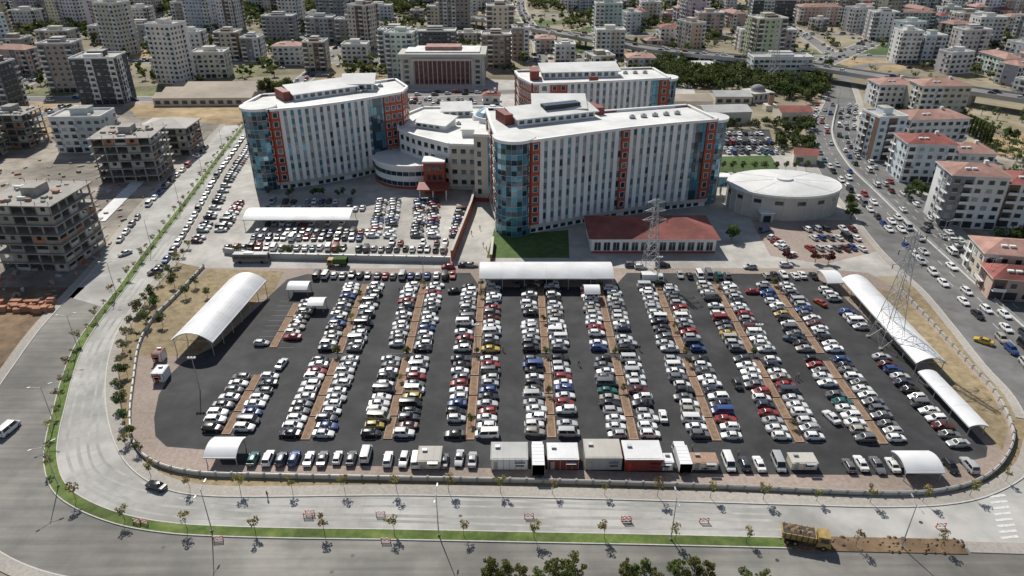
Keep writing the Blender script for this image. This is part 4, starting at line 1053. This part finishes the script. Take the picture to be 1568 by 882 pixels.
for k in range(0,10):
    X=S(1090+k*16,262)[0]; place(R.choice(sapg),'young_tree',(X,S(0,262)[1],.02),k,scale=1)
for X,y0,y1 in cols[1:]:
    for _ in range(4): place(R.choice(sapg+sapy),'young_tree',(X,R.choice([y1-1,146.3,R.uniform(y0,y1)]),.15),R.uniform(0,6),scale=R.uniform(.45,.7))
for v in range(8): place(R.choice(pop),'poplar_tree',(*S(1478+v*5,205+v*3),0),v,scale=.8)
for u,v in ((1390,305),(1410,302),(1400,296),(1560,370),(1548,375),(1540,212),(1552,216)): place(R.choice(big),'broadleaf_tree',(*S(u,v),0),R.uniform(0,6),scale=.7)
def mass(name,pts,n,ls,seed,h=7,cr=3):
    rs=np.random.RandomState(seed); V=[];MI=[]
    tv=[]
    for q in range(6):
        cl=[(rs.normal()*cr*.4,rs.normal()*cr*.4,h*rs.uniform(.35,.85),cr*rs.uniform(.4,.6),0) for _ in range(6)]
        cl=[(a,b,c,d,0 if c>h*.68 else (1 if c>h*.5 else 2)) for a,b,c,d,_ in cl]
        v,mi=leaves(cl,n//6,ls,rs)
        if q==5: mi=np.where(mi==0,4,mi)
        tr=np.array([(-.2,0,0),(.2,0,0),(.15,0,h*.6),(-.15,0,h*.6),(0,-.2,0),(0,.2,0),(0,.15,h*.6),(0,-.15,h*.6)],float)
        tv.append((np.concatenate([v,tr]),np.concatenate([mi,[3,3]])))
    for i,(x,y,s) in enumerate(pts):
        v,mi=tv[rs.randint(6)]; a=rs.uniform(0,6.28); c,sn=math.cos(a),math.sin(a)
        w=v*s*np.array([1,1,rs.uniform(.8,1.25)]); w=np.stack([w[:,0]*c-w[:,1]*sn+x,w[:,0]*sn+w[:,1]*c+y,w[:,2]],1); V.append(w);MI.append(mi)
    V=np.concatenate(V);MI=np.concatenate(MI);nf=len(V)//4
    me=bpy.data.meshes.new(name); me.vertices.add(len(V)); me.vertices.foreach_set('co',V.ravel()); me.loops.add(nf*4); me.loops.foreach_set('vertex_index',np.arange(nf*4)); me.polygons.add(nf)
    me.polygons.foreach_set('loop_start',np.arange(0,nf*4,4)); 
    for k in ('leafA','leafB','leafC','bark','leafG'): me.materials.append(M[k])
    me.polygons.foreach_set('material_index',MI.astype(np.int32)); me.update(calc_edges=True); me.validate()
    place(me,name,(0,0,0))
park=[]
pk=SL([(962,150),(965,100),(1075,94),(1268,108),(1262,150),(1240,160),(1150,140),(1020,132)])
while len(park)<560:
    p=(R.uniform(70,240),R.uniform(380,540))
    if inpoly(p,pk) and not any(math.hypot(p[0]-a,p[1]-b)<r*.8 for a,b,r in placed): park.append((*p,R.uniform(.7,1.25)))
for _ in range(60): park.append((*S(R.uniform(1185,1245),R.uniform(190,235)),R.uniform(.5,.9)))
for _ in range(30): park.append((*S(R.uniform(1000,1200),R.uniform(190,200)),R.uniform(.4,.8)))
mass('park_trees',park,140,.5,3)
right=[]
for _ in range(900):
    p=S(R.uniform(1310,1700),R.uniform(105,400))
    if inpoly(p,hr+[(150,1500)]) : pass
    if not inpoly(p,excl[5]) or any(math.hypot(p[0]-a,p[1]-b)<r*.9 for a,b,r in placed) or droad(p,deck,10) or droad(p,hr,6) or droad(p,hm,20): continue
    if math.sin(p[0]*.06)+math.sin(p[1]*.07)<.1: continue
    right.append((*p,R.uniform(.35,.85)))
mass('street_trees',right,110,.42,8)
for _ in range(1800):
    yy=R2.uniform(380,1300); trees_far.append((R2.uniform(-.8*yy,.8*yy),yy,R2.uniform(.5,1.1)))
for _ in range(1300):
    yy=R2.uniform(780,960); trees_far.append((R2.uniform(-.8*yy,-90),yy,R2.uniform(.9,1.5)))
def ok(p):
    return not(any(inpoly(p,e) for e in (excl[0],excl[1],excl[2],excl[3],excl[5])) or droad(p,deck,9) or any(math.hypot(p[0]-a,p[1]-b)<r*.85 for a,b,r in placed) or any(droad(p,pts,w/2+1) for pts,w in farroads))
tf=[t for t in trees_far if ok(t[:2])]
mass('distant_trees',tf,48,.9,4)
print('trees',len(tf),time.time()-T0)
# ---------------------------------------------------------------- people
def person_mesh(stride):
    me=bpy.data.meshes.new('person'); 
    vs=[(0,0,.95),(0,0,1.2),(0,0,1.43),(0,0,1.53),(0,.015,1.68), (-.1,0,.88),(-.11,stride*.5,.5),(-.11,stride*.55-.05,.08),(-.11,stride*.55+.12,.04),(.1,0,.88),(.11,-stride*.35,.5),(.11,-stride*.8,.1),(.11,-stride*.8+.16,.05),
        (-.2,0,1.4),(-.25,-stride*.3,1.13),(-.26,-stride*.2+.06,.86),(.2,0,1.4),(.25,stride*.3,1.13),(.26,stride*.45+.08,.9)]
    es=[(0,1),(1,2),(2,3),(3,4),(0,5),(5,6),(6,7),(7,8),(0,9),(9,10),(10,11),(11,12),(2,13),(13,14),(14,15),(2,16),(16,17),(17,18)]
    rad=[.14,.14,.13,.055,.1,.1,.065,.045,.04,.1,.065,.045,.04,.065,.045,.035,.065,.045,.035]
    me.from_pydata(vs,es,[]); o=bpy.data.objects.new('tmp',me); COL.objects.link(o)
    md=o.modifiers.new('s','SKIN'); 
    for i,r in enumerate(rad): me.skin_vertices[0].data[i].radius=(r,r*.85)
    me.skin_vertices[0].data[0].use_root=True
    o.modifiers.new('b','SUBSURF').levels=1
    dg=bpy.context.evaluated_depsgraph_get(); nm=bpy.data.meshes.new_from_object(o.evaluated_get(dg)); bpy.data.objects.remove(o)
    nm.name='person'; nm.materials.clear()
    for k in ('cloth1','cloth2','skin','hair'): nm.materials.append(M[k])
    for p in nm.polygons:
        z=p.center.z; x=abs(p.center.x); p.use_smooth=True
        p.material_index=3 if (z>1.69 or (z>1.6 and p.center.y<0)) or z<.07 else 2 if (z>1.47 or (x>.2 and z<.98)) else 0 if z>.93 else 1
    return nm
try:
    pms=[person_mesh(.35),person_mesh(.05)]
    for u,v in ((979,537),(1218,582),(1222,580),(770,538),(745,384),(703,490),(556,470),(886,560),(1060,690),(640,700),(740,378),(1130,700),(410,762),(1100,445),(690,410),(722,360),(735,352),(1195,450),(612,448)):
        place(R.choice(pms),'pedestrian',(*S(u,v),.06),R.uniform(0,6),R.choice([(.8,.8,.8),(.1,.1,.1),(.6,.1,.1),(.1,.15,.4)]),scale=1.03)
except Exception as e: print('person fail',e)
mb=MB()
for _ in range(420):
    u=R.uniform(-60,300);v=R.uniform(200,470); x,yy=S(u,v)
    if not inpoly((x,yy),SL([(-200,440),(60,490),(100,445),(145,405),(230,300),(330,195),(200,190),(-100,240)])): continue
    s=R.uniform(.2,1.2); a=R.uniform(0,3); mb.ob((x,yy),(math.cos(a),math.sin(a)),0,s*2.2,0,s,0,R.uniform(.2,.9),R.choice(['conc','infill','shed','concl','terra']))
mb.obj('construction_debris')
mb=MB()
for i in range(34):
    x,yy=S(R.uniform(-10,80),R.uniform(462,478)); mb.ob((x,yy),(1,.1),0,R.uniform(1,2.4),0,1.2,.02,R.uniform(.8,1.9),'infill')
mb.obj('brick_stack')
mb=MB(); strip(mb,SL([(150,340),(205,285),(212,278)]),-2.5,2.5,0,.3,'roofw'); mb.obj('concrete_slab')
# ---------------------------------------------------------------- light & camera
EL=math.radians(45); AZ=math.radians(-22)
d=Vector((math.sin(AZ)*math.cos(EL),math.cos(AZ)*math.cos(EL),math.sin(EL)))
l=bpy.data.lights.new('sun','SUN'); l.energy=5.0; l.angle=math.radians(.5); l.color=(1,.955,.875)
o=bpy.data.objects.new('sun',l); COL.objects.link(o); o.rotation_euler=d.to_track_quat('Z','Y').to_euler(); o.location=(0,100,300)
w=bpy.data.worlds.new('World'); sc.world=w; w.use_nodes=True
nt=w.node_tree; bg=nt.nodes['Background']; sk=nt.nodes.new('ShaderNodeTexSky'); sk.sky_type='NISHITA'; sk.sun_disc=False
sk.sun_elevation=EL; sk.sun_rotation=AZ%(2*math.pi); sk.altitude=1200
hs=nt.nodes.new('ShaderNodeHueSaturation'); hs.inputs['Saturation'].default_value=.75
nt.links.new(sk.outputs['Color'],hs.inputs['Color']); nt.links.new(hs.outputs['Color'],bg.inputs['Color']); bg.inputs['Strength'].default_value=.088
sc.view_settings.view_transform='Standard'; sc.view_settings.look='None'; sc.view_settings.exposure=0
cam=bpy.data.cameras.new('camera'); cam.sensor_width=36; cam.lens=F/1568*36; cam.clip_end=9000; cam.clip_start=1
co=bpy.data.objects.new('camera',cam); COL.objects.link(co); co.location=(0,0,HC); co.rotation_euler=(math.pi/2-PITCH,0,0); sc.camera=co
print('cars',ncar,'objs',len(bpy.data.objects),'time',time.time()-T0)
